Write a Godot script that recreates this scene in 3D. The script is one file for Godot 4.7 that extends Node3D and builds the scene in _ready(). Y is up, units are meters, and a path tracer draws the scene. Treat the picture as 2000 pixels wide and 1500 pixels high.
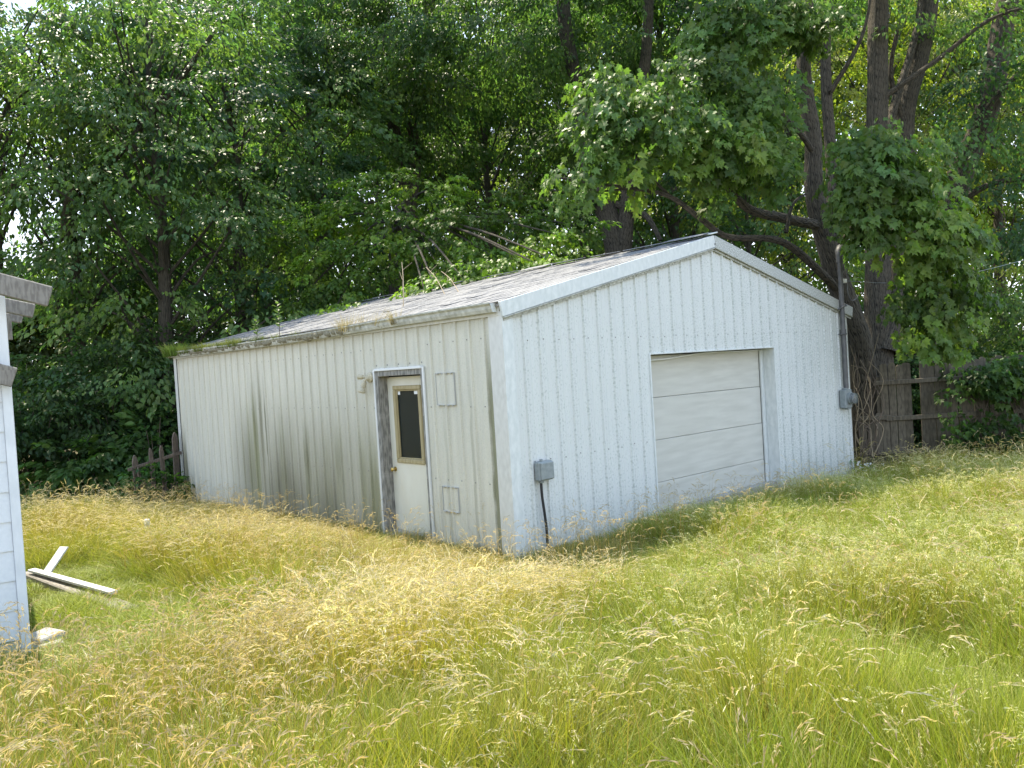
extends Node3D

const W := 8.18      # gable width
const L := 9.72      # side length
const EAVE := 2.62   # wall height under the eave
const RIDGE := 3.66  # wall height under the ridge

var rng := RandomNumberGenerator.new()
var M := {}
var leaf_count := 0

# ---------------------------------------------------------------- helpers
func numbered(called: String) -> String:
	if not has_node(NodePath(called)):
		return called
	var i := 1
	while has_node(NodePath("%s_%03d" % [called, i])):
		i += 1
	return "%s_%03d" % [called, i]

func tag(o: Node3D, label: String, category := "", group := "", kind := "") -> Node3D:
	if label: o.set_meta("label", label)
	if category: o.set_meta("category", category)
	if group: o.set_meta("group", group)
	if kind: o.set_meta("kind", kind)
	return o

func thing(called: String, label: String, category: String, at := Vector3.ZERO, group := "") -> Node3D:
	var o := Node3D.new()
	o.name = numbered(called)
	add_child(o)
	o.position = at
	tag(o, label, category, group)
	return o

# the shape is given in world coordinates; the node stays under its thing
func part(called: String, mesh: Mesh, mat: Material, parent: Node3D, label := "") -> MeshInstance3D:
	var o := MeshInstance3D.new()
	o.mesh = mesh
	o.material_override = mat
	var n := called
	var i := 1
	while parent.has_node(NodePath(n)):
		n = "%s_%03d" % [called, i]
		i += 1
	o.name = n
	parent.add_child(o)
	var at := Vector3.ZERO
	var p: Node = parent
	while p is Node3D and p != self:
		at += p.position
		p = p.get_parent()
	o.position = -at
	if label: o.set_meta("label", label)
	return o

func placed_part(called: String, mesh: Mesh, mat: Material, parent: Node3D, x: Transform3D) -> MeshInstance3D:
	var o := part(called, mesh, mat, parent)
	o.transform = Transform3D(x.basis, x.origin + o.position)
	return o

func begin() -> SurfaceTool:
	var st := SurfaceTool.new()
	st.begin(Mesh.PRIMITIVE_TRIANGLES)
	st.set_smooth_group(-1)
	return st

func done(st: SurfaceTool, normals := true) -> ArrayMesh:
	if normals: st.generate_normals()
	return st.commit()

func tri(st: SurfaceTool, a: Vector3, b: Vector3, c: Vector3) -> void:
	st.add_vertex(a); st.add_vertex(b); st.add_vertex(c)

# corners run clockwise seen from the front
func quad(st: SurfaceTool, a: Vector3, b: Vector3, c: Vector3, d: Vector3, uv := []) -> void:
	var p := [a, b, c, a, c, d]
	var k := [0, 1, 2, 0, 2, 3]
	for i in 6:
		if uv: st.set_uv(uv[k[i]])
		st.add_vertex(p[i])

# chamfered box
func box(st: SurfaceTool, x: Transform3D, s: Vector3, bev := 0.0) -> void:
	var h := s / 2.0
	bev = minf(bev, minf(h.x, minf(h.y, h.z)) * 0.9)
	if bev <= 0.0:
		for ax in 3:
			for sg in [-1.0, 1.0]:
				var n := Vector3.ZERO; n[ax] = sg
				var u := Vector3.ZERO; u[(ax + 1) % 3] = 1.0
				var v := n.cross(u)
				var o := n * h
				var uu := u * h
				var vv := v * h
				quad(st, x * (o - uu - vv), x * (o - uu + vv), x * (o + uu + vv), x * (o + uu - vv), [Vector2(0, 0), Vector2(0, 1), Vector2(1, 1), Vector2(1, 0)])
		return
	for ax in 3:
		var bx := (ax + 1) % 3
		var cx := (ax + 2) % 3
		for sg in [-1.0, 1.0]:
			var n := Vector3.ZERO; n[ax] = sg
			var u := Vector3.ZERO; u[bx] = 1.0
			var v := n.cross(u)
			var o := n * h
			var uu := u * (h[bx] - bev)
			var vv := v * (h[cx] - bev)
			quad(st, x * (o - uu - vv), x * (o - uu + vv), x * (o + uu + vv), x * (o + uu - vv), [Vector2(0, 0), Vector2(0, 1), Vector2(1, 1), Vector2(1, 0)])
	for ax in 3:   # edges along ax
		var bx := (ax + 1) % 3
		var cx := (ax + 2) % 3
		for sb in [-1.0, 1.0]:
			for sc in [-1.0, 1.0]:
				var pa := Vector3.ZERO; pa[bx] = sb * h[bx]; pa[cx] = sc * (h[cx] - bev)
				var pb := Vector3.ZERO; pb[bx] = sb * (h[bx] - bev); pb[cx] = sc * h[cx]
				var al := Vector3.ZERO; al[ax] = h[ax] - bev
				if sb * sc > 0.0:
					quad(st, x * (pa - al), x * (pa + al), x * (pb + al), x * (pb - al))
				else:
					quad(st, x * (pa - al), x * (pb - al), x * (pb + al), x * (pa + al))
	for sx in [-1.0, 1.0]:
		for sy in [-1.0, 1.0]:
			for sz in [-1.0, 1.0]:
				var a := Vector3(sx * h.x, sy * (h.y - bev), sz * (h.z - bev))
				var b := Vector3(sx * (h.x - bev), sy * h.y, sz * (h.z - bev))
				var c := Vector3(sx * (h.x - bev), sy * (h.y - bev), sz * h.z)
				if sx * sy * sz > 0.0: tri(st, x * a, x * c, x * b)
				else: tri(st, x * a, x * b, x * c)

func box_mesh(x: Transform3D, s: Vector3, bev := 0.004) -> ArrayMesh:
	var st := begin()
	box(st, x, s, bev)
	return done(st)

func at_box(c: Vector3, s: Vector3, bev := 0.004) -> ArrayMesh:
	return box_mesh(Transform3D(Basis(), c), s, bev)

# a bar from a to b with a cross-section (w across, t along "up")
func bar(a: Vector3, b: Vector3, w: float, t: float, up := Vector3.UP, bev := 0.004) -> ArrayMesh:
	var z := (b - a).normalized()
	var x := up.cross(z).normalized()
	var y := z.cross(x)
	return box_mesh(Transform3D(Basis(x, y, z), (a + b) / 2.0), Vector3(w, t, a.distance_to(b)), bev)

# smooth tapered tube through points
func tube(st: SurfaceTool, pts: Array, radii: Array, sides := 8, rough := 0.0, seed_ := 0, vlen := 1.0) -> void:
	var n := pts.size()
	var rings := []
	var norms := []
	var vs := []
	var run := 0.0
	var ref := Vector3(0.31, 0.2, 0.93)
	for i in n:
		var t: Vector3 = (pts[mini(i + 1, n - 1)] - pts[maxi(i - 1, 0)]).normalized()
		var x := ref.cross(t)
		if x.length() < 0.05: x = Vector3(1, 0, 0).cross(t)
		x = x.normalized()
		ref = t.cross(x)
		var y := t.cross(x)
		var ring := []
		var nr := []
		for k in sides + 1:
			var a := TAU * (k % sides) / sides
			var d := x * cos(a) + y * sin(a)
			var w := 1.0 + rough * sin(a * 3.0 + i * 0.7 + seed_) + rough * 0.6 * sin(a * 5.0 - i * 1.3 + seed_ * 2.1)
			ring.append(pts[i] + d * float(radii[i]) * w)
			nr.append(d)
		rings.append(ring)
		norms.append(nr)
		if i > 0: run += pts[i].distance_to(pts[i - 1])
		vs.append(run)
	for i in n - 1:
		var cu := maxf(1.0, roundf(TAU * float(radii[0]) / vlen))
		for k in sides:
			var idx := [[i, k], [i + 1, k], [i + 1, k + 1], [i, k], [i + 1, k + 1], [i, k + 1]]
			for q in idx:
				st.set_normal(norms[q[0]][q[1]])
				st.set_uv(Vector2(cu * q[1] / sides, vs[q[0]] / vlen))
				st.add_vertex(rings[q[0]][q[1]])

func tube_mesh(pts: Array, radii: Array, sides := 8, rough := 0.0, seed_ := 0, capped := false) -> ArrayMesh:
	var st := SurfaceTool.new()
	st.begin(Mesh.PRIMITIVE_TRIANGLES)
	if capped:
		pts = [pts[0]] + pts + [pts[-1]]
		pts[0] = pts[0] + (pts[1] - pts[2]).normalized() * 0.0005
		pts[-1] = pts[-1] + (pts[-2] - pts[-3]).normalized() * 0.0005
		radii = [0.0001] + radii + [0.0001]
	tube(st, pts, radii, sides, rough, seed_)
	return st.commit()

# round a polyline with Catmull-Rom
func curve(pts: Array, per := 4) -> Array:
	var out := []
	var n := pts.size()
	for i in n - 1:
		var p0: Vector3 = pts[maxi(i - 1, 0)]
		var p1: Vector3 = pts[i]
		var p2: Vector3 = pts[i + 1]
		var p3: Vector3 = pts[mini(i + 2, n - 1)]
		for k in per:
			out.append(p1.cubic_interpolate(p2, p0, p3, float(k) / per))
	out.append(pts[n - 1])
	return out

func taper(n: int, a: float, b: float, p := 1.0) -> Array:
	var r := []
	for i in n: r.append(lerpf(a, b, pow(float(i) / maxf(1.0, n - 1), p)))
	return r

func lathe(st: SurfaceTool, x: Transform3D, prof: Array, sides := 16) -> void:
	for i in prof.size() - 1:
		for k in sides:
			var a0 := TAU * k / sides
			var a1 := TAU * (k + 1) / sides
			var r0: Vector2 = prof[i]
			var r1: Vector2 = prof[i + 1]
			quad(st, x * Vector3(r0.x * cos(a0), r0.y, r0.x * sin(a0)), x * Vector3(r0.x * cos(a1), r0.y, r0.x * sin(a1)), x * Vector3(r1.x * cos(a1), r1.y, r1.x * sin(a1)), x * Vector3(r1.x * cos(a0), r1.y, r1.x * sin(a0)))

func axis_basis(y: Vector3) -> Basis:
	var r := Vector3(0, 0, 1) if absf(y.z) < 0.9 else Vector3(1, 0, 0)
	var x := y.cross(r).normalized()
	return Basis(x, y.normalized(), x.cross(y).normalized())

func lin(r: float, g: float, b: float) -> Color:
	return Color(r, g, b).linear_to_srgb()

func rf(a: float, b: float) -> float:
	return rng.randf_range(a, b)

func ground_y(x: float, z: float) -> float:
	var u := -0.674 * x + 0.739 * z
	var h := 0.42 * smoothstep(0.0, 8.0, u)
	h += maxf(-0.45, lerpf(0.022, 0.085, smoothstep(-1.0, 4.0, x)) * minf(u, 0.0))
	h += 0.03 * sin(x * 1.7 + z * 0.6) * sin(z * 1.3 - x * 0.4) * smoothstep(0.0, 2.0, u)
	var away := maxf(0.0, Vector2(x - 4.0, z + 4.0).length() - 14.0)
	h += 0.05 * away * smoothstep(0.0, 30.0, away) * 0.3
	return h

# ---------------------------------------------------------------- materials
func std(c: Color, rough := 0.8, metal := 0.0) -> StandardMaterial3D:
	var m := StandardMaterial3D.new()
	m.albedo_color = c
	m.roughness = rough
	m.metallic = metal
	return m

func noise(freq: float, sd: int, oct := 4) -> FastNoiseLite:
	var n := FastNoiseLite.new()
	n.seed = sd
	n.frequency = freq
	n.noise_type = FastNoiseLite.TYPE_SIMPLEX_SMOOTH
	n.fractal_type = FastNoiseLite.FRACTAL_FBM
	n.fractal_octaves = oct
	return n

func tex(im: Image) -> ImageTexture:
	return ImageTexture.create_from_image(im)

# side wall: u runs from the near corner (0) to the far end (1), v from the top (0) to the bottom (1)
func side_wall_image() -> Image:
	var w := 1024
	var h := 384
	var im := Image.create(w, h, false, Image.FORMAT_RGB8)
	var n1 := noise(0.035, 11, 3)
	var n2 := noise(0.006, 12, 2)
	var n3 := noise(0.5, 13, 2)
	var n4 := noise(0.02, 14, 3)
	# [distance from near corner, half width, strength, top, greenness]
	var streaks := [[0.24, 0.035, 0.85, 0.02, 0.7], [0.62, 0.02, 0.25, 0.1, 0.4], [1.1, 0.03, 0.18, 0.2, 0.4], [2.72, 0.10, 0.75, 0.32, 0.8], [2.98, 0.10, 0.60, 0.28, 0.7], [3.3, 0.06, 0.35, 0.3, 0.4], [3.62, 0.12, 0.62, 0.25, 0.5], [3.95, 0.10, 0.6, 0.28, 0.4], [4.3, 0.08, 0.45, 0.35, 0.5], [4.55, 0.11, 0.7, 0.25, 0.4], [4.95, 0.05, 0.42, 0.2, 0.4], [5.35, 0.10, 0.55, 0.2, 0.5], [5.62, 0.06, 0.45, 0.25, 0.4], [5.86, 0.03, 1.0, 0.1, 0.2], [6.02, 0.05, 0.55, 0.04, 0.3], [6.28, 0.09, 0.8, 0.12, 1.0], [6.5, 0.08, 0.5, 0.2, 1.0], [6.8, 0.06, 0.32, 0.3, 0.8], [7.2, 0.05, 0.25, 0.4, 0.8], [9.5, 0.07, 0.75, 0.35, 0.3]]
	for x in w:
		var a := float(x) / w * L
		for y in h:
			var v := float(y) / h
			var c := Vector3(0.62, 0.59, 0.485)
			var f := 0.5 + 0.5 * n1.get_noise_2d(x * 2.4, y * 0.12)
			var b := 0.5 + 0.5 * n2.get_noise_2d(x, y * 0.4)
			c *= 0.90 + 0.14 * f
			var grime := 0.0
			var green := 0.0
			for s in streaks:
				var d: float = absf(a - s[0] + 0.02 * n4.get_noise_2d(y * 0.7, s[0] * 90.0)) / s[1]
				if d < 1.6:
					var k: float = (1.0 - smoothstep(0.5, 1.6, d)) * s[2] * smoothstep(s[3], s[3] + 0.35, v) * (1.0 - 0.75 * smoothstep(0.86 + 0.05 * f, 0.93 + 0.05 * f, v))
					k *= 0.65 + 0.7 * f
					grime = maxf(grime, k)
					green = maxf(green, k * s[4])
			grime = maxf(grime, (0.95 * smoothstep(0.15, 0.75, v) * (1.0 - 0.6 * smoothstep(0.9, 0.97, v)) * (0.35 + 0.65 * b)) * smoothstep(2.4, 2.8, a) * (1.0 - smoothstep(6.5, 7.6, a)))
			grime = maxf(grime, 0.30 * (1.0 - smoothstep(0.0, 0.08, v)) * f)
			c = c.lerp(Vector3(0.19, 0.18, 0.125), clampf(grime * 1.25, 0.0, 0.92))
			c = c.lerp(Vector3(0.40, 0.42, 0.20), clampf(green * 0.36, 0.0, 0.45))
			var sp := n3.get_noise_2d(x, y)
			if sp > 0.34: c *= 0.90
			c *= 0.96 + 0.06 * f
			im.set_pixel(x, y, lin(c.x, c.y, c.z))
	return im

# gable wall: u left to right, v top (ridge) to bottom
func gable_image() -> Image:
	var w := 1024
	var h := 512
	var im := Image.create(w, h, false, Image.FORMAT_RGB8)
	var n1 := noise(0.04, 21, 3)
	var n2 := noise(0.007, 22, 3)
	var n3 := noise(0.28, 23, 2)
	for x in w:
		var a := float(x) / w * W
		var rib := fposmod(a - 0.04, 0.25)
		for y in h:
			var v := float(y) / h
			var f := 0.5 + 0.5 * n1.get_noise_2d(x * 2.2, y * 0.14)
			var b := 0.5 + 0.5 * n2.get_noise_2d(x, y)
			var c := Vector3(0.655, 0.665, 0.635) * (0.93 + 0.1 * f)
			var dirt := 0.30 + 0.55 * smoothstep(0.3, 1.0, float(x) / w) * b + 0.35 * smoothstep(0.62, 0.95, v) * (0.4 + 0.6 * b) + 0.38 * (1.0 - smoothstep(0.0, 0.03, absf(rib - 0.040))) + 0.25 * (1.0 - smoothstep(0.0, 0.03, absf(rib - 0.242)))
			dirt += 0.25 * (1.0 - smoothstep(0.0, 0.12, a))
			if a > 2.5 and a < 5.7: dirt += 0.12 * smoothstep(0.25, 0.42, v)
			var sp := n3.get_noise_2d(x * 1.0, y * 0.8) * 0.5 + 0.5
			var k := smoothstep(0.80 - 0.5 * dirt, 1.05 - 0.5 * dirt, sp + 0.3 * (f - 0.5))
			c = c.lerp(Vector3(0.33, 0.36, 0.33), 0.62 * k)
			c = c.lerp(Vector3(0.46, 0.50, 0.45), 0.30 * dirt * f)
			im.set_pixel(x, y, lin(c.x, c.y, c.z))
	return im

func wood_image(base: Vector3, dark: Vector3, sd: int, contrast := 1.0) -> Image:
	var im := Image.create(128, 512, false, Image.FORMAT_RGB8)
	var n1 := noise(0.09, sd, 4)
	var n2 := noise(0.012, sd + 1, 3)
	for x in 128:
		for y in 512:
			var f := 0.5 + 0.5 * n1.get_noise_2d(x * 1.6, y * 0.07)
			var g := 0.5 + 0.5 * n2.get_noise_2d(x * 1.2, y * 0.8)
			var k := clampf((smoothstep(0.32, 0.62, f) * 0.6 + g * 0.5), 0.0, 1.0)
			var c := dark.lerp(base, lerpf(0.6, k, contrast))
			im.set_pixel(x, y, lin(c.x, c.y, c.z))
	return im

func blotch_image(c0: Vector3, c1: Vector3, sd: int, fx: float, fy: float, w := 256, h := 256, fr := 0.03) -> Image:
	var im := Image.create(w, h, false, Image.FORMAT_RGB8)
	var n := noise(fr, sd, 5)
	n.domain_warp_enabled = false
	for x in w:
		for y in h:
			# blended at the seam so that it repeats
			var tx := float(x) / w
			var a := n.get_noise_2d(x * fx, y * fy)
			var b := n.get_noise_2d((x - w) * fx, y * fy)
			var c := n.get_noise_2d(x * fx, (y - h) * fy)
			var d := n.get_noise_2d((x - w) * fx, (y - h) * fy)
			var ty := float(y) / h
			var k := lerpf(lerpf(a, b, tx), lerpf(c, d, tx), ty)
			k = clampf(0.5 + 1.3 * k, 0.0, 1.0)
			var q := c0.lerp(c1, k)
			im.set_pixel(x, y, lin(q.x, q.y, q.z))
	return im

func textured(im: Image, rough := 0.8, tri_scale := 0.0) -> StandardMaterial3D:
	var m := std(Color.WHITE, rough)
	m.albedo_texture = tex(im)
	if tri_scale > 0.0:
		m.uv1_triplanar = true
		m.uv1_world_triplanar = true
		m.uv1_scale = Vector3.ONE * tri_scale
	return m

func bump(m: StandardMaterial3D, im: Image, cm: float) -> StandardMaterial3D:
	m.heightmap_enabled = true
	m.heightmap_texture = tex(im)
	m.heightmap_scale = cm
	return m

func leaf_mat(c: Color, back: Color, rough := 0.5, spec := 0.5) -> StandardMaterial3D:
	var m := std(c, rough)
	m.metallic_specular = spec
	m.vertex_color_use_as_albedo = true
	m.backlight_enabled = true
	m.backlight = back
	m.cull_mode = BaseMaterial3D.CULL_DISABLED
	return m

func make_materials() -> void:
	M.side = textured(side_wall_image(), 0.5)
	M.side.metallic_specular = 0.35
	M.gable = textured(gable_image(), 0.5)
	M.gable.metallic_specular = 0.35
	var trim_im := blotch_image(Vector3(0.57, 0.595, 0.57), Vector3(0.68, 0.695, 0.67), 31, 1.0, 0.5, 256, 256, 0.05)
	M.trim = textured(trim_im, 0.5, 1.1)
	M.trim_dirty = textured(blotch_image(Vector3(0.20, 0.20, 0.16), Vector3(0.60, 0.60, 0.54), 32, 1.0, 1.0, 256, 256, 0.05), 0.6, 1.3)
	M.side_trim = textured(blotch_image(Vector3(0.56, 0.545, 0.49), Vector3(0.64, 0.625, 0.57), 35, 1.0, 0.4, 256, 256, 0.05), 0.5, 1.1)
	M.trim_dirty2 = textured(blotch_image(Vector3(0.24, 0.25, 0.22), Vector3(0.62, 0.63, 0.60), 36, 1.0, 1.0, 256, 256, 0.08), 0.6, 2.0)
	M.casing = std(lin(0.66, 0.67, 0.66), 0.35, 0.2)
	M.edge = std(lin(0.42, 0.42, 0.40), 0.6)
	M.white_board = textured(wood_image(Vector3(0.66, 0.655, 0.63), Vector3(0.36, 0.35, 0.32), 67, 0.9), 0.6, 2.5)
	M.gutter = textured(blotch_image(Vector3(0.27, 0.26, 0.20), Vector3(0.62, 0.61, 0.54), 33, 1.0, 1.0, 256, 256, 0.04), 0.6, 1.0)
	M.muck = textured(blotch_image(Vector3(0.12, 0.11, 0.075), Vector3(0.30, 0.27, 0.19), 34, 1.0, 1.0, 128, 128, 0.12), 1.0, 3.0)
	for i in 3:
		M["shingle%d" % i] = textured(blotch_image(Vector3(0.11, 0.11, 0.115) * [1.0, 0.85, 1.1][i], Vector3(0.26, 0.26, 0.265) * [1.0, 0.95, 1.05][i], 40 + i, 1.0, 1.0, 256, 256, 0.06), 0.85, 1.6)
	M.door = textured(blotch_image(Vector3(0.66, 0.62, 0.50), Vector3(0.72, 0.69, 0.58), 50, 1.0, 0.4, 128, 128, 0.03), 0.45, 0.8)
	M.door_frame = textured(blotch_image(Vector3(0.31, 0.245, 0.11), Vector3(0.43, 0.355, 0.20), 51, 1.0, 0.2, 128, 128, 0.06), 0.5, 2.0)
	M.wood_old = textured(wood_image(Vector3(0.34, 0.32, 0.28), Vector3(0.10, 0.095, 0.08), 60), 0.9, 1.3)
	M.wood_grey = textured(wood_image(Vector3(0.29, 0.265, 0.23), Vector3(0.12, 0.105, 0.09), 62, 0.9), 0.9, 2.2)
	M.wood_fence = textured(wood_image(Vector3(0.125, 0.105, 0.073), Vector3(0.04, 0.034, 0.025), 64), 0.95, 1.4)
	M.wood_fence2 = textured(wood_image(Vector3(0.165, 0.140, 0.10), Vector3(0.06, 0.05, 0.036), 65), 0.95, 1.4)
	M.picket = textured(wood_image(Vector3(0.18, 0.14, 0.105), Vector3(0.06, 0.045, 0.035), 66), 0.95, 2.0)
	var gd := blotch_image(Vector3(0.50, 0.485, 0.425), Vector3(0.585, 0.57, 0.505), 70, 0.10, 1.6, 512, 256, 0.05)
	M.garage = textured(gd, 0.5, 0.45)
	bump(M.garage, blotch_image(Vector3.ZERO, Vector3.ONE, 71, 0.2, 3.0, 512, 256, 0.12), 0.02)
	M.grey_metal = textured(blotch_image(Vector3(0.20, 0.225, 0.225), Vector3(0.265, 0.29, 0.285), 72, 1.0, 1.0, 128, 128, 0.05), 0.45, 2.0)
	M.mast = textured(blotch_image(Vector3(0.085, 0.085, 0.088), Vector3(0.16, 0.155, 0.15), 73, 1.0, 0.4, 128, 128, 0.06), 0.55, 1.5)
	M.mast.metallic = 0.3
	M.black = std(lin(0.02, 0.02, 0.022), 0.5)
	M.screw = std(lin(0.24, 0.23, 0.21), 0.5, 0.5)
	M.brass = std(lin(0.55, 0.40, 0.14), 0.3, 0.9)
	M.lamp_paint = textured(blotch_image(Vector3(0.36, 0.31, 0.20), Vector3(0.62, 0.56, 0.41), 74, 1.0, 1.0, 128, 128, 0.1), 0.7, 6.0)
	M.pane = std(Color(0.16, 0.20, 0.20, 0.5), 0.05)
	M.pane.transparency = BaseMaterial3D.TRANSPARENCY_ALPHA
	M.pane.metallic_specular = 0.3
	M.meter_glass = std(Color(0.7, 0.75, 0.75, 0.15), 0.05)
	M.meter_glass.transparency = BaseMaterial3D.TRANSPARENCY_ALPHA
	M.white = std(lin(0.78, 0.78, 0.76), 0.6)
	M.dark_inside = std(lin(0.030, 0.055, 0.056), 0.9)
	M.house = textured(blotch_image(Vector3(0.64, 0.655, 0.66), Vector3(0.71, 0.72, 0.72), 75, 1.0, 1.0, 256, 256, 0.05), 0.65, 1.5)
	M.house_trim = textured(blotch_image(Vector3(0.60, 0.62, 0.63), Vector3(0.76, 0.77, 0.78), 76, 1.0, 0.3, 256, 256, 0.04), 0.4, 1.0)
	M.concrete = textured(blotch_image(Vector3(0.26, 0.25, 0.22), Vector3(0.46, 0.44, 0.40), 77, 1.0, 1.0, 128, 128, 0.08), 0.9, 2.0)
	M.ground = textured(blotch_image(Vector3(0.055, 0.055, 0.022), Vector3(0.17, 0.145, 0.07), 78, 1.0, 1.0, 512, 512, 0.05), 1.0, 0.5)
	# bark: coarse ridges along the trunk
	var bk := Image.create(256, 512, false, Image.FORMAT_RGB8)
	var bh := Image.create(256, 512, false, Image.FORMAT_RGB8)
	var n1 := noise(0.017, 80, 3)
	var n2 := noise(0.2, 81, 3)
	for x in 256:
		for y in 512:
			var tx := float(x) / 256.0
			var ty := float(y) / 512.0
			var r := []
			for o in [[0, 0], [256, 0], [0, 512], [256, 512]]:
				var px: float = x - o[0]
				var py: float = y - o[1]
				r.append(1.0 - absf(n1.get_noise_2d(px * 1.5, py * 0.16)) * 2.4 + 0.35 * n2.get_noise_2d(px, py * 0.5))
			var k: float = clampf(lerpf(lerpf(r[0], r[1], tx), lerpf(r[2], r[3], tx), ty), 0.0, 1.0)
			bh.set_pixel(x, y, Color(1.0 - k, 1.0 - k, 1.0 - k))
			var c := Vector3(0.120, 0.102, 0.074).lerp(Vector3(0.024, 0.020, 0.015), smoothstep(0.45, 0.95, k))
			bk.set_pixel(x, y, lin(c.x, c.y, c.z))
	M.bark = textured(bk, 0.95)
	bump(M.bark, bh, 4.0)
	M.twig = std(lin(0.13, 0.10, 0.075), 0.9)
	M.dry_twig = std(lin(0.30, 0.24, 0.16), 0.9)
	M.leaf = leaf_mat(Color.WHITE, Color(1.02, 1.10, 0.76), 0.42, 0.45)
	M.grass = leaf_mat(Color.WHITE, Color(0.95, 0.93, 0.70), 0.55, 0.4)
	M.flower = std(lin(0.75, 0.75, 0.72), 0.7)

# ---------------------------------------------------------------- foliage pieces
const MAPLE := [[0.24, -0.04], [0.46, 0.18], [0.30, 0.30], [0.46, 0.60], [0.18, 0.56]]
const OVATE := [[0.27, 0.28], [0.24, 0.60]]

# one leaf: base at p, pointing along d, face n
func leaf(st: SurfaceTool, p: Vector3, d: Vector3, n: Vector3, size: float, form: Array, fold := 0.25) -> void:
	d = d.normalized()
	var x := d.cross(n).normalized()
	var up := x.cross(d).normalized()
	for s in [-1.0, 1.0]:
		var last := p
		for q in form + [[0.0, 1.0]]:
			var droop: float = -0.22 * q[1] * q[1]
			var v: Vector3 = p + (x * s * q[0] + d * q[1] + up * (fold * absf(q[0]) + droop)) * size
			var mid := p + (d * 0.42 + up * -0.04) * size
			if s > 0.0: tri(st, mid, last, v)
			else: tri(st, mid, v, last)
			last = v

# a twig with leaves along +x, about `len` long
func spray(sd: int, n: int, length: float, wide: float, size: float, form: Array, col: Color, vary := 0.25) -> ArrayMesh:
	var r := RandomNumberGenerator.new()
	r.seed = sd
	var st := begin()
	for i in n:
		var t := sqrt((i + 0.5) / n) if i % 4 else r.randf()
		var side := 1.0 if i % 2 else -1.0
		var off := r.randf() * wide * (1.0 - 0.55 * t)
		var p := Vector3(t * length, -0.25 * t * t * length + r.randf_range(-0.07, 0.07) * length - 0.12 * off, side * off)
		var d := Vector3(0.5 + 0.6 * t + r.randf_range(-0.5, 0.5), -0.35 + r.randf_range(-0.55, 0.25), side * r.randf_range(0.1, 1.0))
		var nn := Vector3(r.randf_range(-0.7, 0.7), 1.0, r.randf_range(-0.7, 0.7) + side * 0.25)
		var b := 1.0 + r.randf_range(-vary, vary)
		var y := r.randf_range(-0.1, 0.1)
		st.set_color(Color(col.r * b * (1.0 + y), col.g * b, col.b * b * (1.0 - y)))
		leaf(st, p, d, nn, size * r.randf_range(0.7, 1.2), form)
	return done(st)

# a multimesh part that holds many copies of one mesh
func scatter(called: String, mesh: Mesh, mat: Material, xs: Array, cols: Array, parent: Node3D) -> MultiMeshInstance3D:
	var mm := MultiMesh.new()
	mm.transform_format = MultiMesh.TRANSFORM_3D
	mm.use_colors = true
	mm.mesh = mesh
	mm.instance_count = xs.size()
	for i in xs.size():
		mm.set_instance_transform(i, xs[i])
		mm.set_instance_color(i, cols[i])
	var o := MultiMeshInstance3D.new()
	o.multimesh = mm
	o.material_override = mat
	var n := called
	var k := 1
	while parent.has_node(NodePath(n)):
		n = "%s_%03d" % [called, k]
		k += 1
	o.name = n
	parent.add_child(o)
	if parent != self: o.position = -parent.position
	o.set_meta("kind", "stuff")
	return o

# adds the sprays of one bough (a flattened lobe at c with radius r)
func bough(lists: Array, cols: Array, c: Vector3, from: Vector3, r: float, n: int, scale_: float, tint: Color, flat := 0.45, droop := 0.25) -> void:
	var out := c - from
	out.y *= 0.3
	out = out.normalized() if out.length() > 0.01 else Vector3(1, 0, 0)
	var bt := rf(0.66, 1.40)
	var warm := smoothstep(1.0, 1.4, bt)
	for i in n:
		var v := Vector3(rng.randfn(), rng.randfn(), rng.randfn())
		v = v.normalized() * pow(rng.randf(), 0.45)
		var p := c + Vector3(v.x * r, v.y * r * flat, v.z * r)
		var x := (out * 0.55 + Vector3(v.x, 0, v.z) * 0.9 + Vector3(rf(-0.5, 0.5), -droop + rf(-0.3, 0.3), rf(-0.5, 0.5))).normalized()
		var y := (Vector3.UP + Vector3(rf(-0.35, 0.35), 0, rf(-0.35, 0.35)))
		var z := x.cross(y).normalized()
		y = z.cross(x)
		var s := scale_ * rf(0.75, 1.25)
		var k := rng.randi() % lists.size()
		lists[k].append(Transform3D(Basis(x, y, z) * s, p))
		var b := bt * rf(0.85, 1.15)
		var g := rf(-0.08, 0.08)
		cols[k].append(Color(tint.r * b * (1.0 + g + 0.14 * warm), tint.g * b, tint.b * b * (1.0 - g - 0.2 * warm)))

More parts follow.
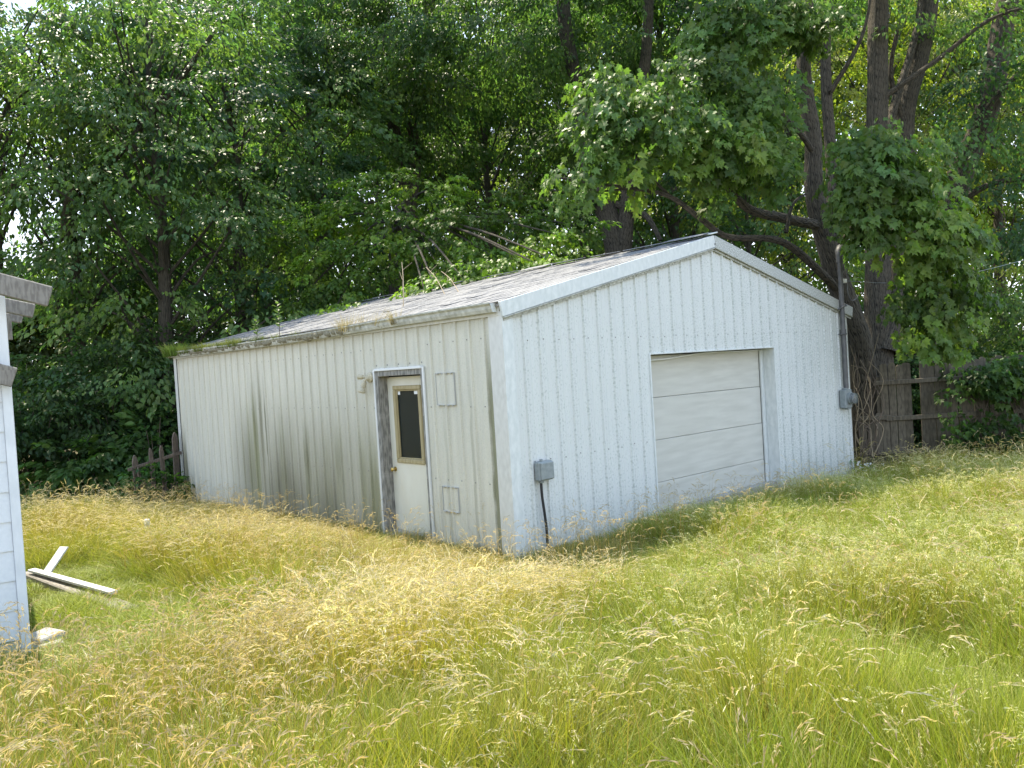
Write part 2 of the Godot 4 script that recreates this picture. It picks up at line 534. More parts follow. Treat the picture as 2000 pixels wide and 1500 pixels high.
# a woodland tree: one continuous trunk with limbs, and a crown of leafy boughs
func wood_tree(label: String, base: Vector3, o: Dictionary) -> Node3D:
	rng.seed = o.seed
	base.y = ground_y(base.x, base.z) - 0.1
	var t := thing(o.get("name", "woodland_tree"), label, "tree", base, o.get("group", ""))
	var h: float = o.h
	var low: float = o.get("low", 0.25)
	var lean: Vector3 = o.get("lean", Vector3.ZERO)
	var r: float = o.r
	var cr: float = o.cr
	var trunk := []
	for i in 7:
		var f := i / 6.0
		trunk.append(base + Vector3(rf(-0.2, 0.2) * f, h * 0.93 * f, rf(-0.2, 0.2) * f) + lean * f)
	trunk = curve(trunk, 3)
	var st := SurfaceTool.new()
	st.begin(Mesh.PRIMITIVE_TRIANGLES)
	var rr := taper(trunk.size(), r, r * 0.12, 0.8)
	rr[0] = r * 1.35
	tube(st, trunk, rr, 10, 0.05, o.seed, 0.8)
	var sprays: Array = o.sprays
	var xs := []
	var cs := []
	for i in sprays.size():
		xs.append([]); cs.append([])
	var nb: int = o.nb
	var gaps: Array = o.get("gaps", [])
	for i in nb:
		var f := low + (1.0 - low) * pow((i + rng.randf()) / nb, o.get("bias", 0.9))
		var k := (f - low) / (1.0 - low)
		var reach := cr * (0.35 + 0.65 * sin(PI * clampf(0.15 + 0.8 * k, 0.0, 1.0))) * rf(0.45, 1.05)
		var a := i * 2.399 + rf(-0.5, 0.5)
		var j := clampi(int(f * (trunk.size() - 1)), 0, trunk.size() - 1)
		var start: Vector3 = trunk[maxi(0, j - 2)]
		var c := Vector3(trunk[j].x + cos(a) * reach, base.y + h * f + rf(-0.4, 0.4), trunk[j].z + sin(a) * reach)
		var skip := false
		for g in gaps:
			if c.distance_to(g[0]) < g[1]: skip = true
		if skip: continue
		var mid := start.lerp(c, 0.5) + Vector3(rf(-0.3, 0.3), rf(0.0, 0.5), rf(-0.3, 0.3))
		var lr := r * 0.20 * (1.0 - 0.6 * k) + 0.012
		var lp := curve([start, mid, c], 3)
		tube(st, lp, taper(lp.size(), lr, lr * 0.25), 6, 0.0, 0, 0.8)
		bough(xs, cs, c, trunk[j], o.br * rf(0.75, 1.25), o.per, o.get("scale", 1.0), o.tint, o.get("flat", 0.5), o.get("droop", 0.25))
	part("trunk", st.commit(), M.bark, t)
	for i in sprays.size():
		if xs[i].size(): scatter("crown", sprays[i], M.leaf, xs[i], cs[i], t)
	return t

# a low leafy shrub without a trunk to speak of
func shrub(called: String, label: String, category: String, base: Vector3, wide: float, high: float, n: int, sprays: Array, tint: Color, sd: int, o := {}) -> Node3D:
	rng.seed = sd
	base.y = ground_y(base.x, base.z)
	var t := thing(called, label, category, base, o.get("group", ""))
	var st := SurfaceTool.new()
	st.begin(Mesh.PRIMITIVE_TRIANGLES)
	var xs := []
	var cs := []
	for i in sprays.size():
		xs.append([]); cs.append([])
	for i in n:
		var a := rf(0, TAU)
		var rad := wide * sqrt(rng.randf())
		var c := base + Vector3(cos(a) * rad, high * rf(0.25, 1.0) * (1.0 - 0.35 * rad / wide), sin(a) * rad)
		var s := base + Vector3(cos(a) * rad * 0.3, 0.0, sin(a) * rad * 0.3)
		var lp := curve([s, s.lerp(c, 0.6) + Vector3(0, 0.15 * high, 0), c], 3)
		tube(st, lp, taper(lp.size(), 0.014, 0.005), 5)
		bough(xs, cs, c, base + Vector3(0, high * 0.4, 0), o.get("br", 0.45), o.get("per", 5), o.get("scale", 0.7), tint, 0.6, 0.1)
	part("stem", st.commit(), M.twig, t)
	for i in sprays.size():
		if xs[i].size(): scatter("foliage", sprays[i], M.leaf, xs[i], cs[i], t)
	if o.has("singles"):
		var centres := []
		for i in sprays.size():
			for x in xs[i]: centres.append((x as Transform3D).origin)
		single_leaves(t, centres, 0.22, o.singles, OVATE, 0.14, Color(0.10, 0.18, 0.045))
	return t

# ---------------------------------------------------------------- grass pieces
func blade(st: SurfaceTool, p: Vector3, lean: Vector3, h: float, w: float, c0: Color, c1: Color, segs := 3) -> Vector3:
	var a := rng.randf() * TAU
	var side := Vector3(cos(a), 0, sin(a)) * w * 0.5
	var last := p
	var lw := 1.0
	for i in segs:
		var f := (i + 1.0) / segs
		var q := p + Vector3(0, h * f * (1.0 - 0.28 * f * lean.length() / maxf(h, 0.01)), 0) + lean * f * f
		var nw := 1.0 - 0.85 * f
		var ca := c0.lerp(c1, (i + 0.0) / segs)
		var cb := c0.lerp(c1, f)
		if i == segs - 1:
			st.set_color(ca); st.add_vertex(last - side * lw)
			st.set_color(cb); st.add_vertex(q)
			st.set_color(ca); st.add_vertex(last + side * lw)
		else:
			st.set_color(ca); st.add_vertex(last - side * lw)
			st.set_color(cb); st.add_vertex(q - side * nw)
			st.set_color(cb); st.add_vertex(q + side * nw)
			st.set_color(ca); st.add_vertex(last - side * lw)
			st.set_color(cb); st.add_vertex(q + side * nw)
			st.set_color(ca); st.add_vertex(last + side * lw)
		last = q
		lw = nw
	return last

func diamond(st: SurfaceTool, p: Vector3, d: Vector3, l: float, w: float) -> void:
	var a := rng.randf() * TAU
	var s := d.cross(Vector3(cos(a), 0.3, sin(a))).normalized() * w * 0.5
	var m := p + d * l * 0.45
	tri(st, p, m - s, p + d * l)
	tri(st, p, p + d * l, m + s)

func green_tuft(sd: int, n: int, h: float, spread: float, w: float, c0: Color, c1: Color, bend := 0.5, dead := 0.0, dc := Color.WHITE) -> ArrayMesh:
	rng.seed = sd
	var st := begin()
	for i in n:
		var a := rf(0, TAU)
		var r := spread * sqrt(rng.randf())
		var hh := h * rf(0.55, 1.1)
		var l := Vector3(cos(a), 0, sin(a)) * rf(0.1, bend) * hh + Vector3(rf(-0.1, 0.1), 0, rf(-0.1, 0.1)) * hh
		var k := rf(0.75, 1.25)
		if rng.randf() < dead: blade(st, Vector3(cos(a) * r, -0.03, sin(a) * r), l * 1.5, hh, w * rf(0.6, 0.9), dc * 0.6 * k, dc * k)
		else: blade(st, Vector3(cos(a) * r, -0.03, sin(a) * r), l, hh, w * rf(0.7, 1.2), c0 * k, c1 * k)
	return done(st)

# thin straw stalks with drooping seed heads
func seed_tuft(sd: int, n: int, h: float, spread: float, c0: Color, c1: Color, head: Color, heads := 16, fluffy := 1.0, sway := 0.35) -> ArrayMesh:
	rng.seed = sd
	var st := begin()
	for i in n:
		var a := rf(0, TAU)
		var r := spread * sqrt(rng.randf())
		var hh := h * rf(0.7, 1.12)
		var la := a + rf(-1.0, 1.0)
		var lean := Vector3(cos(la), 0, sin(la)) * rf(0.05, sway) * hh
		var k := rf(0.8, 1.2)
		var p := Vector3(cos(a) * r, -0.03, sin(a) * r)
		var tip := blade(st, p, lean, hh, 0.0050, c0 * k, c1 * k, 4)
		var dir := (lean * 1.6 / hh + Vector3(0, 0.5, 0)).normalized()
		var down := (Vector3(lean.x, 0, lean.z).normalized() * 0.35 + Vector3(0, -0.9, 0))
		var hl := rf(0.08, 0.15)
		var sp := rf(0.25, 0.75)
		for q in heads:
			var f := float(q) / heads
			var at := tip - dir * hl * 0.35 + dir * hl * f + down * hl * sp * f * f
			at += Vector3(rf(-1, 1), rf(-1, 0.6), rf(-1, 1)) * 0.016 * fluffy * (1.2 - f)
			var tan := (dir + down * 2.0 * sp * f).normalized()
			var k2 := rf(0.8, 1.2)
			st.set_color(head * k * k2)
			diamond(st, at, (tan + Vector3(rf(-1, 1), rf(-1.0, 0.4), rf(-1, 1)) * (0.28 + 0.5 * fluffy)).normalized(), rf(0.020, 0.032) * (1.0 if fluffy < 1.0 else 0.6), 0.0042)
	return done(st)

# long blades fallen over in one direction (along +x)
func fallen_tuft(sd: int, n: int, h: float, c0: Color, c1: Color) -> ArrayMesh:
	rng.seed = sd
	var st := begin()
	for i in n:
		var p := Vector3(rf(-0.2, 0.2), -0.02, rf(-0.2, 0.2))
		var k := rf(0.75, 1.25)
		blade(st, p, Vector3(rf(0.5, 1.0), 0, rf(-0.3, 0.3)) * h, h * rf(0.3, 0.62), 0.005, c0 * k, c1 * k, 4)
	return done(st)

# ---------------------------------------------------------------- the garage
# ribbed sheet: a runs along `dir` from `o`, the ribs stand out along `nrm`
func sheet(o: Vector3, dir: Vector3, nrm: Vector3, a0: float, a1: float, bot: Callable, top: Callable, len_u: float, y1: float, lift := 0.0) -> ArrayMesh:
	var pts := [[0.0, 0.0], [0.010, 0.022], [0.038, 0.022], [0.048, 0.0], [0.108, 0.0], [0.114, 0.004], [0.126, 0.004], [0.132, 0.0], [0.178, 0.0], [0.184, 0.004], [0.196, 0.004], [0.202, 0.0]]
	var list := []
	var k0 := floori((a0 - 0.04) / 0.25) - 1
	for k in range(k0, k0 + int((a1 - a0) / 0.25) + 4):
		for p in pts:
			list.append([k * 0.25 + 0.028 + p[0], p[1]])
	var cut := []
	var prev = null
	for p in list:
		for e in [a0, a1]:
			if prev != null and prev[0] < e and p[0] > e:
				cut.append([e, lerpf(prev[1], p[1], (e - prev[0]) / (p[0] - prev[0]))])
		if p[0] >= a0 and p[0] <= a1: cut.append(p)
		prev = p
	cut.sort_custom(func(x, y): return x[0] < y[0])
	var st := begin()
	for i in cut.size() - 1:
		var p: Array = cut[i]
		var q: Array = cut[i + 1]
		if q[0] - p[0] < 1e-5: continue
		var mid: float = (p[0] + q[0]) / 2.0
		var b: float = bot.call(mid)
		var tp: float = top.call(p[0])
		var tq: float = top.call(q[0])
		if minf(tp, tq) - b < 0.005: continue
		var P0: Vector3 = o + dir * p[0] + nrm * (p[1] + lift)
		var Q0: Vector3 = o + dir * q[0] + nrm * (q[1] + lift)
		var uv := func(a, y): return Vector2(a / len_u, clampf((y1 - y) / y1, 0.002, 0.998))
		var va := P0 + Vector3(0, b, 0)
		var vb := P0 + Vector3(0, tp, 0)
		var vc := Q0 + Vector3(0, tq, 0)
		var vd := Q0 + Vector3(0, b, 0)
		if dir.cross(Vector3.UP).dot(nrm) > 0.0:
			quad(st, va, vb, vc, vd, [uv.call(p[0], b), uv.call(p[0], tp), uv.call(q[0], tq), uv.call(q[0], b)])
		else:
			quad(st, vd, vc, vb, va, [uv.call(q[0], b), uv.call(q[0], tq), uv.call(p[0], tp), uv.call(p[0], b)])
	return done(st)

func rake(x: float) -> float:
	return 2.70 + 0.228 * minf(x, W - x)

func roof_y(x: float) -> float:
	return 2.79 + 0.236 * minf(x, W - x)

func build_garage() -> void:
	rng.seed = 7
	var g := thing("metal_garage", "long low white ribbed metal garage with a gable roof and weedy gutter", "garage")
	# side wall
	var side_bot := func(a): return 2.125 if a > 1.465 and a < 2.53 else -0.5
	var side_top := func(_a): return EAVE + 0.06
	var edges := [0.19, 1.465, 2.53, 3.53, 4.53, 5.53, 6.53, 7.53, 8.53, L - 0.12]
	for i in edges.size() - 1:
		part("siding_panel", sheet(Vector3.ZERO, Vector3(0, 0, -1), Vector3(-1, 0, 0), edges[i], edges[i + 1], side_bot, side_top, L, 2.68), M.side, g)
	var gable_bot := func(a): return 2.115 if a > 2.516 and a < 5.61 else -0.5
	var edges2 := [0.13, 1.13, 2.516, 3.55, 4.58, 5.61, 6.62, 7.62, W - 0.02]
	for i in edges2.size() - 1:
		part("gable_panel", sheet(Vector3.ZERO, Vector3(1, 0, 0), Vector3(0, 0, 1), edges2[i], edges2[i + 1], gable_bot, rake, W, RIDGE), M.gable, g)
	# walls that are turned away
	part("rear_wall", sheet(Vector3(0, 0, -L), Vector3(1, 0, 0), Vector3(0, 0, -1), 0.0, W, func(_a): return -0.5, rake, W, RIDGE), M.gable, g)
	part("far_wall", sheet(Vector3(W, 0, 0), Vector3(0, 0, -1), Vector3(1, 0, 0), 0.0, L, func(_a): return -0.5, side_top, L, 2.68), M.side, g)
	part("floor_slab", at_box(Vector3(W / 2, -0.22, -L / 2), Vector3(W - 0.1, 0.5, L - 0.1), 0.0), M.concrete, g)
	# corner trims: two flat legs each
	var st := begin()
	box(st, Transform3D(Basis(), Vector3(-0.0265, 1.085, -0.082)), Vector3(0.005, 3.17, 0.222), 0.002)
	box(st, Transform3D(Basis(), Vector3(-0.012, 1.085, -0.191)), Vector3(0.02, 3.17, 0.004), 0.0)
	part("corner_trim", done(st), M.side_trim, g)
	st = begin()
	box(st, Transform3D(Basis(), Vector3(0.054, 1.1, 0.0265)), Vector3(0.156, 3.2, 0.005), 0.002)
	box(st, Transform3D(Basis(), Vector3(0.130, 1.1, 0.012)), Vector3(0.004, 3.2, 0.02), 0.0)
	part("corner_trim", done(st), M.trim, g)
	st = begin()
	box(st, Transform3D(Basis(), Vector3(-0.0265, 1.065, -L + 0.055)), Vector3(0.005, 3.13, 0.13), 0.002)
	box(st, Transform3D(Basis(), Vector3(0.02, 1.065, -L - 0.012)), Vector3(0.08, 3.13, 0.005), 0.002)
	part("corner_trim", done(st), M.side_trim, g)
	# rake boards along both slopes of the gable, with the folded lip below
	for s in [0, 1]:
		var sg: float = [1.0, -1.0][s]
		var x0: float = [-0.035, W + 0.13][s]
		var pa := Vector3(x0, 2.70 + 0.236 * (x0 if s == 0 else W - x0), 0.035)
		var pb := Vector3(W / 2, 2.70 + 0.236 * W / 2, 0.035)
		var up := Vector3(-0.236 * sg, 1, 0).normalized()
		var rb := begin()
		var z := (pb - pa).normalized()
		var xx := up.cross(z).normalized()
		box(rb, Transform3D(Basis(xx, up, z), (pa + pb) / 2.0), Vector3(0.03, 0.165, pa.distance_to(pb) + 0.012), 0.004)
		var rake_node := part("rake_trim", done(rb), M.trim if s == 0 else M.trim_dirty2, g)
		var lip := begin()
		box(lip, Transform3D(Basis(xx, up, z), (pa + pb) / 2.0 - up * 0.094 + Vector3(0, 0, 0.004)), Vector3(0.045, 0.014, pa.distance_to(pb)), 0.003)
		box(lip, Transform3D(Basis(xx, up, z), (pa + pb) / 2.0 - up * 0.118 + Vector3(0, 0, -0.010)), Vector3(0.012, 0.03, pa.distance_to(pb)), 0.002)
		part("lip", done(lip), M.trim_dirty, rake_node)
	part("ridge_cap", box_mesh(Transform3D(Basis(Vector3.FORWARD, -0.2), Vector3(W / 2 - 0.02, 3.775, -0.04)), Vector3(0.16, 0.02, 0.22), 0.006), M.trim, g)
	# roof: deck, then courses of weathered shingle strips on the slope that is seen
	for s in [0, 1]:
		var d := begin()
		var xe: float = [-0.06, W + 0.10][s]
		var ye := 2.765 + 0.236 * (xe if s == 0 else W - xe)
		var yr := 2.765 + 0.236 * W / 2
		var zz0 := 0.02
		var zz1 := -L - 0.06
		var e := [Vector3(xe, ye, zz0), Vector3(xe, ye, zz1), Vector3(W / 2, yr, zz1), Vector3(W / 2, yr, zz0)]
		var lo := Vector3(0, -0.03, 0)
		if s == 0:
			quad(d, e[0], e[1], e[2], e[3]); quad(d, e[3] + lo, e[2] + lo, e[1] + lo, e[0] + lo)
		else:
			quad(d, e[3], e[2], e[1], e[0]); quad(d, e[0] + lo, e[1] + lo, e[2] + lo, e[3] + lo)
		for i in 4: quad(d, e[i], e[(i + 1) % 4], e[(i + 1) % 4] + lo, e[i] + lo)
		part("roof_deck", done(d), M.wood_grey if s == 0 else M.shingle1, g)
	var shapes := []
	var vr := RandomNumberGenerator.new()
	vr.seed = 5
	for k in 6:   # a strip, lifted and curled a little at its lower edge
		var sm := begin()
		for i in 5:
			var za := -0.48 + i * 0.192
			var zb := za + 0.189
			var c0 := vr.randf_range(0.0, 0.007) + (0.012 if vr.randf() < 0.12 else 0.0)
			var c1 := vr.randf_range(0.0, 0.008)
			var dp := vr.randf_range(-0.012, 0.006)
			var p := [Vector3(dp, c0, za), Vector3(dp, c1 + c0, zb), Vector3(0.30, 0.0, zb), Vector3(0.30, 0.0, za)]
			var th := Vector3(0, 0.007, 0)
			quad(sm, p[0] + th, p[3] + th, p[2] + th, p[1] + th)
			quad(sm, p[0], p[1], p[2], p[3])
			quad(sm, p[0], p[0] + th, p[1] + th, p[1])
			quad(sm, p[1], p[1] + th, p[2] + th, p[2])
			quad(sm, p[3], p[3] + th, p[0] + th, p[0])
		shapes.append(done(sm))
	var sl := atan(0.236)
	var courses := 19
	for c in courses:
		var along := c * 0.222
		for i in 11:
			if rng.randf() < 0.006: continue
			var zc := -0.46 - i * 0.965 + (0.0 if c % 2 else 0.0) + rf(-0.008, 0.008)
			if i == 10: zc = -L + 0.42
			var x := Transform3D(Basis(Vector3(0, 0, 1), sl + 0.02), Vector3(-0.075 + cos(sl) * along, 2.776 + sin(sl) * along - 0.018, zc))
			x.basis = x.basis * Basis(Vector3.UP, rf(-0.006, 0.006))
			placed_part("shingle", shapes[rng.randi() % 6], M["shingle%d" % (rng.randi() % 3)], g, x)
	# warped layers that stand up along the ridge near the gable
	var rg := begin()
	for i in 12:
		var zc := -0.3 - i * 0.78
		var w := rf(0.3, 0.62)
		box(rg, Transform3D(Basis(Vector3(0, 0, 1), rf(0.16, 0.26)) * Basis(Vector3.UP, rf(-0.08, 0.08)), Vector3(W / 2 - rf(0.12, 0.22), 3.745 + rf(0.0, 0.012), zc)), Vector3(0.28, 0.012, w), 0.003)
	var ridge := part("ridge_shingle", done(rg), M.shingle2, g)
	ridge.set_meta("kind", "stuff")
	# gutter
	st = begin()
	var prof := [Vector2(-0.035, 2.765), Vector2(-0.035, 2.665), Vector2(-0.095, 2.665), Vector2(-0.112, 2.70), Vector2(-0.118, 2.735), Vector2(-0.142, 2.757), Vector2(-0.142, 2.772), Vector2(-0.130, 2.772)]
	for i in prof.size() - 1:
		for k in 12:
			var za := -0.03 - (L + 0.05) * k / 12.0
			var zb := -0.03 - (L + 0.05) * (k + 1) / 12.0
			var sag := func(z): return -0.035 * sin(PI * clampf((-z - 1.5) / (L - 1.5), 0.0, 1.0))
			var a: Vector2 = prof[i]
			var b: Vector2 = prof[i + 1]
			quad(st, Vector3(a.x, a.y + sag.call(za), za), Vector3(b.x, b.y + sag.call(za), za), Vector3(b.x, b.y + sag.call(zb), zb), Vector3(a.x, a.y + sag.call(zb), zb))
	var gut := part("gutter", done(st), M.gutter, g)
	st = begin()
	for z in [-0.033, -L - 0.075]:
		var pr := [Vector2(-0.035, 2.765), Vector2(-0.035, 2.665), Vector2(-0.095, 2.665), Vector2(-0.112, 2.70), Vector2(-0.118, 2.735), Vector2(-0.128, 2.757)]
		for i in range(1, pr.size() - 1):
			tri(st, Vector3(pr[0].x, pr[0].y, z), Vector3(pr[i].x, pr[i].y, z), Vector3(pr[i + 1].x, pr[i + 1].y, z))
	part("end_cap", done(st), M.trim, gut)
	st = begin()
	for k in 40:
		var z := -3.2 - k * 0.163
		var w := rf(0.9, 1.3)
		var sagk := -0.035 * sin(PI * clampf((-z - 1.5) / (L - 1.5), 0.0, 1.0))
		box(st, Transform3D(Basis(Vector3(rf(-1, 1), rf(-1, 1), rf(-1, 1)).normalized(), rf(-0.4, 0.4)), Vector3(-0.085 + rf(-0.012, 0.008), 2.722 + sagk + rf(-0.01, 0.012), z)), Vector3(0.085, 0.08, 0.16) * w, 0.03)
	part("gutter_muck", done(st), M.muck, gut)
	part("fascia", box_mesh(Transform3D(Basis(), Vector3(-0.021, 2.70, -L / 2 - 0.01)), Vector3(0.022, 0.15, L + 0.02), 0.003), M.side_trim, g)
	# screws
	st = begin()
	var sx := Transform3D(Basis(Vector3.BACK, PI / 2), Vector3.ZERO)
	for y in [2.40, 1.64, 0.785]:
		for k in 38:
			var a := 0.028 + 0.085 + k * 0.25
			if a > L - 0.15 or (a > 1.4 and a < 2.6) or (y == 1.64 and a > 0.85 and a < 1.25): continue
			var q := sx
			q.origin = Vector3(-0.001, y + rf(-0.01, 0.01), -a)
			lathe(st, q, [Vector2(0.009, 0.0), Vector2(0.008, 0.003), Vector2(0.004, 0.006), Vector2(0.0, 0.007)], 6)
	for k in 5:
		var q := sx
		q.origin = Vector3(-0.001, 2.19, -1.5 - k * 0.25)
		lathe(st, q, [Vector2(0.011, 0.0), Vector2(0.010, 0.003), Vector2(0.005, 0.006), Vector2(0.0, 0.007)], 6)
	var gx := Basis(Vector3.RIGHT, PI / 2)
	for y in [2.35, 1.0]:
		for k in 33:
			var a := 0.028 + 0.085 + k * 0.25
			if a > W - 0.1 or rake(a) < y + 0.15 or (y < 2.2 and a > 2.45 and a < 5.7): continue
			lathe(st, Transform3D(gx, Vector3(a, y + rf(-0.01, 0.01), 0.001)), [Vector2(0.009, 0.0), Vector2(0.008, 0.003), Vector2(0.004, 0.006), Vector2(0.0, 0.007)], 6)
	part("screw", done(st), M.screw, g).set_meta("kind", "stuff")
	# entry door in its weathered wooden frame
	var d := part("door_frame", bar(Vector3(0.055, -0.08, -2.50), Vector3(0.055, 2.12, -2.50), 0.07, 0.15, Vector3(1, 0, 0)), M.wood_old, g, "bare weathered grey wooden door frame")
	part("jamb", bar(Vector3(0.055, -0.08, -1.495), Vector3(0.055, 2.12, -1.495), 0.06, 0.15, Vector3(1, 0, 0)), M.wood_old, d)
	part("head_jamb", bar(Vector3(0.055, 2.083, -2.464), Vector3(0.055, 2.083, -1.526), 0.15, 0.074, Vector3(0, 1, 0)), M.wood_old, d)
	part("sill", at_box(Vector3(0.05, -0.23, -2.0), Vector3(0.2, 0.46, 0.93)), M.wood_old, d)
	st = begin()
	box(st, Transform3D(Basis(), Vector3(-0.018, 1.03, -2.548)), Vector3(0.028, 2.22, 0.032), 0.004)
	box(st, Transform3D(Basis(), Vector3(-0.018, 1.03, -1.458)), Vector3(0.028, 2.22, 0.032), 0.004)
	box(st, Transform3D(Basis(), Vector3(-0.020, 2.134, -2.003)), Vector3(0.036, 0.034, 1.05), 0.004)
	part("metal_casing", done(st), M.casing, g)
	var dz0 := -2.462
	var dz1 := -1.528
	st = begin()
	box(st, Transform3D(Basis(), Vector3(0.14, 1.03, (dz0 - 2.30) / 2)), Vector3(0.042, 2.0, absf(dz0 + 2.30)), 0.003)
	box(st, Transform3D(Basis(), Vector3(0.14, 1.03, (dz1 - 1.74) / 2)), Vector3(0.042, 2.0, absf(dz1 + 1.74)), 0.003)
	box(st, Transform3D(Basis(), Vector3(0.14, 1.965, -2.02)), Vector3(0.042, 0.13, 0.56), 0.0)
	box(st, Transform3D(Basis(), Vector3(0.14, 0.4825, -2.02)), Vector3(0.042, 0.905, 0.56), 0.0)
	var slab := part("door", done(st), M.door, g, "cream painted door with a tall window in its upper half")
	st = begin()
	var f0 := -2.325
	var f1 := -1.715
	for q in [[Vector3(0.112, 1.888, -2.02), Vector3(0.03, 0.056, 0.61)], [Vector3(0.112, 0.943, -2.02), Vector3(0.03, 0.056, 0.61)], [Vector3(0.112, 1.4155, f0 + 0.030), Vector3(0.03, 0.889, 0.06)], [Vector3(0.112, 1.4155, f1 - 0.030), Vector3(0.03, 0.889, 0.06)]]:
		box(st, Transform3D(Basis(), q[0]), q[1], 0.008)
	for q in [[Vector3(0.122, 1.852, -2.02), Vector3(0.02, 0.016, 0.488)], [Vector3(0.122, 0.979, -2.02), Vector3(0.02, 0.016, 0.488)], [Vector3(0.122, 1.4155, f0 + 0.068), Vector3(0.02, 0.857, 0.016)], [Vector3(0.122, 1.4155, f1 - 0.068), Vector3(0.02, 0.857, 0.016)]]:
		box(st, Transform3D(Basis(), q[0]), q[1], 0.004)
	part("window_frame", done(st), M.door_frame, slab, "tan window frame of the entry door")
	part("window_pane", at_box(Vector3(0.135, 1.4155, -2.02), Vector3(0.005, 0.90, 0.50), 0.0), M.pane, slab)
	part("sticker", at_box(Vector3(0.1305, 1.822, -2.222), Vector3(0.002, 0.050, 0.052), 0.0), M.white, slab)
	part("sticker", at_box(Vector3(0.1305, 1.822, -1.850), Vector3(0.002, 0.044, 0.072), 0.0), M.white, slab)
	st = begin()
	var kx := Transform3D(Basis(Vector3.BACK, PI / 2), Vector3(0.12, 0.825, -2.395))
	lathe(st, kx, [Vector2(0.033, 0.0), Vector2(0.031, 0.006), Vector2(0.012, 0.010), Vector2(0.011, 0.03), Vector2(0.024, 0.042), Vector2(0.029, 0.056), Vector2(0.022, 0.068), Vector2(0.0, 0.072)], 16)
	part("door_knob", done(st), M.brass, slab)
	# a piece of the inside that the glass lets see
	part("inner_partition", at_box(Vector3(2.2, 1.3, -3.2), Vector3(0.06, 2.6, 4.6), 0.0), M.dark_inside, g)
	# sheet-metal patches on the side wall
	for q in [[0.875, 1.222, 1.668, 2.045], [0.932, 1.227, 0.405, 0.70]]:
		var pm := sheet(Vector3.ZERO, Vector3(0, 0, -1), Vector3(-1, 0, 0), q[0], q[1], func(_a): return q[2], func(_a): return q[3], L, 2.68, 0.006)
		var hp := part("access_panel", pm, M.side, g)
		var ed := begin()
		for y in [q[2], q[3]]:
			box(ed, Transform3D(Basis(), Vector3(-0.013, y, -(q[0] + q[1]) / 2)), Vector3(0.026, 0.005, q[1] - q[0]), 0.0)
			for k in 4:
				box(ed, Transform3D(Basis(), Vector3(-0.018, y - 0.008, -lerpf(q[0], q[1], (k + 0.5) / 4))), Vector3(0.02, 0.018, 0.012), 0.003)
		for a in [q[0] - 0.002, q[1] + 0.002]:
			box(ed, Transform3D(Basis(), Vector3(-0.009, (q[2] + q[3]) / 2, -a)), Vector3(0.019, q[3] - q[2], 0.003), 0.0)
		part("edge_strip", done(ed), M.edge, hp)
	# garage door
	var gy := [2.098, 1.530, 0.960, 0.390, -0.18]
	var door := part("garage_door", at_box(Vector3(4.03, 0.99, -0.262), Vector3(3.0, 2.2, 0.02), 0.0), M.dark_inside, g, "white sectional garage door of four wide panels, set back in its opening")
	for i in 4:
		part("door_panel", box_mesh(Transform3D(Basis(Vector3.BACK, -0.006), Vector3(4.022, (gy[i] + gy[i + 1]) / 2, -0.228)), Vector3(2.985, gy[i] - gy[i + 1] - 0.005, 0.045), 0.006), M.garage, door)
	st = begin()
	box(st, Transform3D(Basis(), Vector3(5.561, 1.0, -0.19)), Vector3(0.078, 2.2, 0.035), 0.006)
	box(st, Transform3D(Basis(), Vector3(2.535, 1.0, -0.19)), Vector3(0.03, 2.2, 0.035), 0.006)
	part("door_stop", done(st), M.trim, door)
	st = begin()
	box(st, Transform3D(Basis(), Vector3(5.616, 1.0, -0.105)), Vector3(0.022, 2.25, 0.25), 0.003)
	box(st, Transform3D(Basis(), Vector3(2.508, 1.0, -0.105)), Vector3(0.022, 2.25, 0.25), 0.003)
	box(st, Transform3D(Basis(), Vector3(4.062, 2.124, -0.105)), Vector3(3.085, 0.022, 0.25), 0.003)
	part("door_surround", done(st), M.trim, g)
	var ws := []
	for i in 13:
		var t := i / 12.0
		ws.append(Vector3(lerpf(2.54, 5.5, t), 2.092 - 0.045 * (1.0 - smoothstep(0.0, 0.6, t)) - 0.012 * sin(t * 9.0) * (1.0 - t), -0.185 + 0.03 * (1.0 - t)))
	part("weather_strip", tube_mesh(ws, taper(13, 0.014, 0.010), 6), M.white, door)

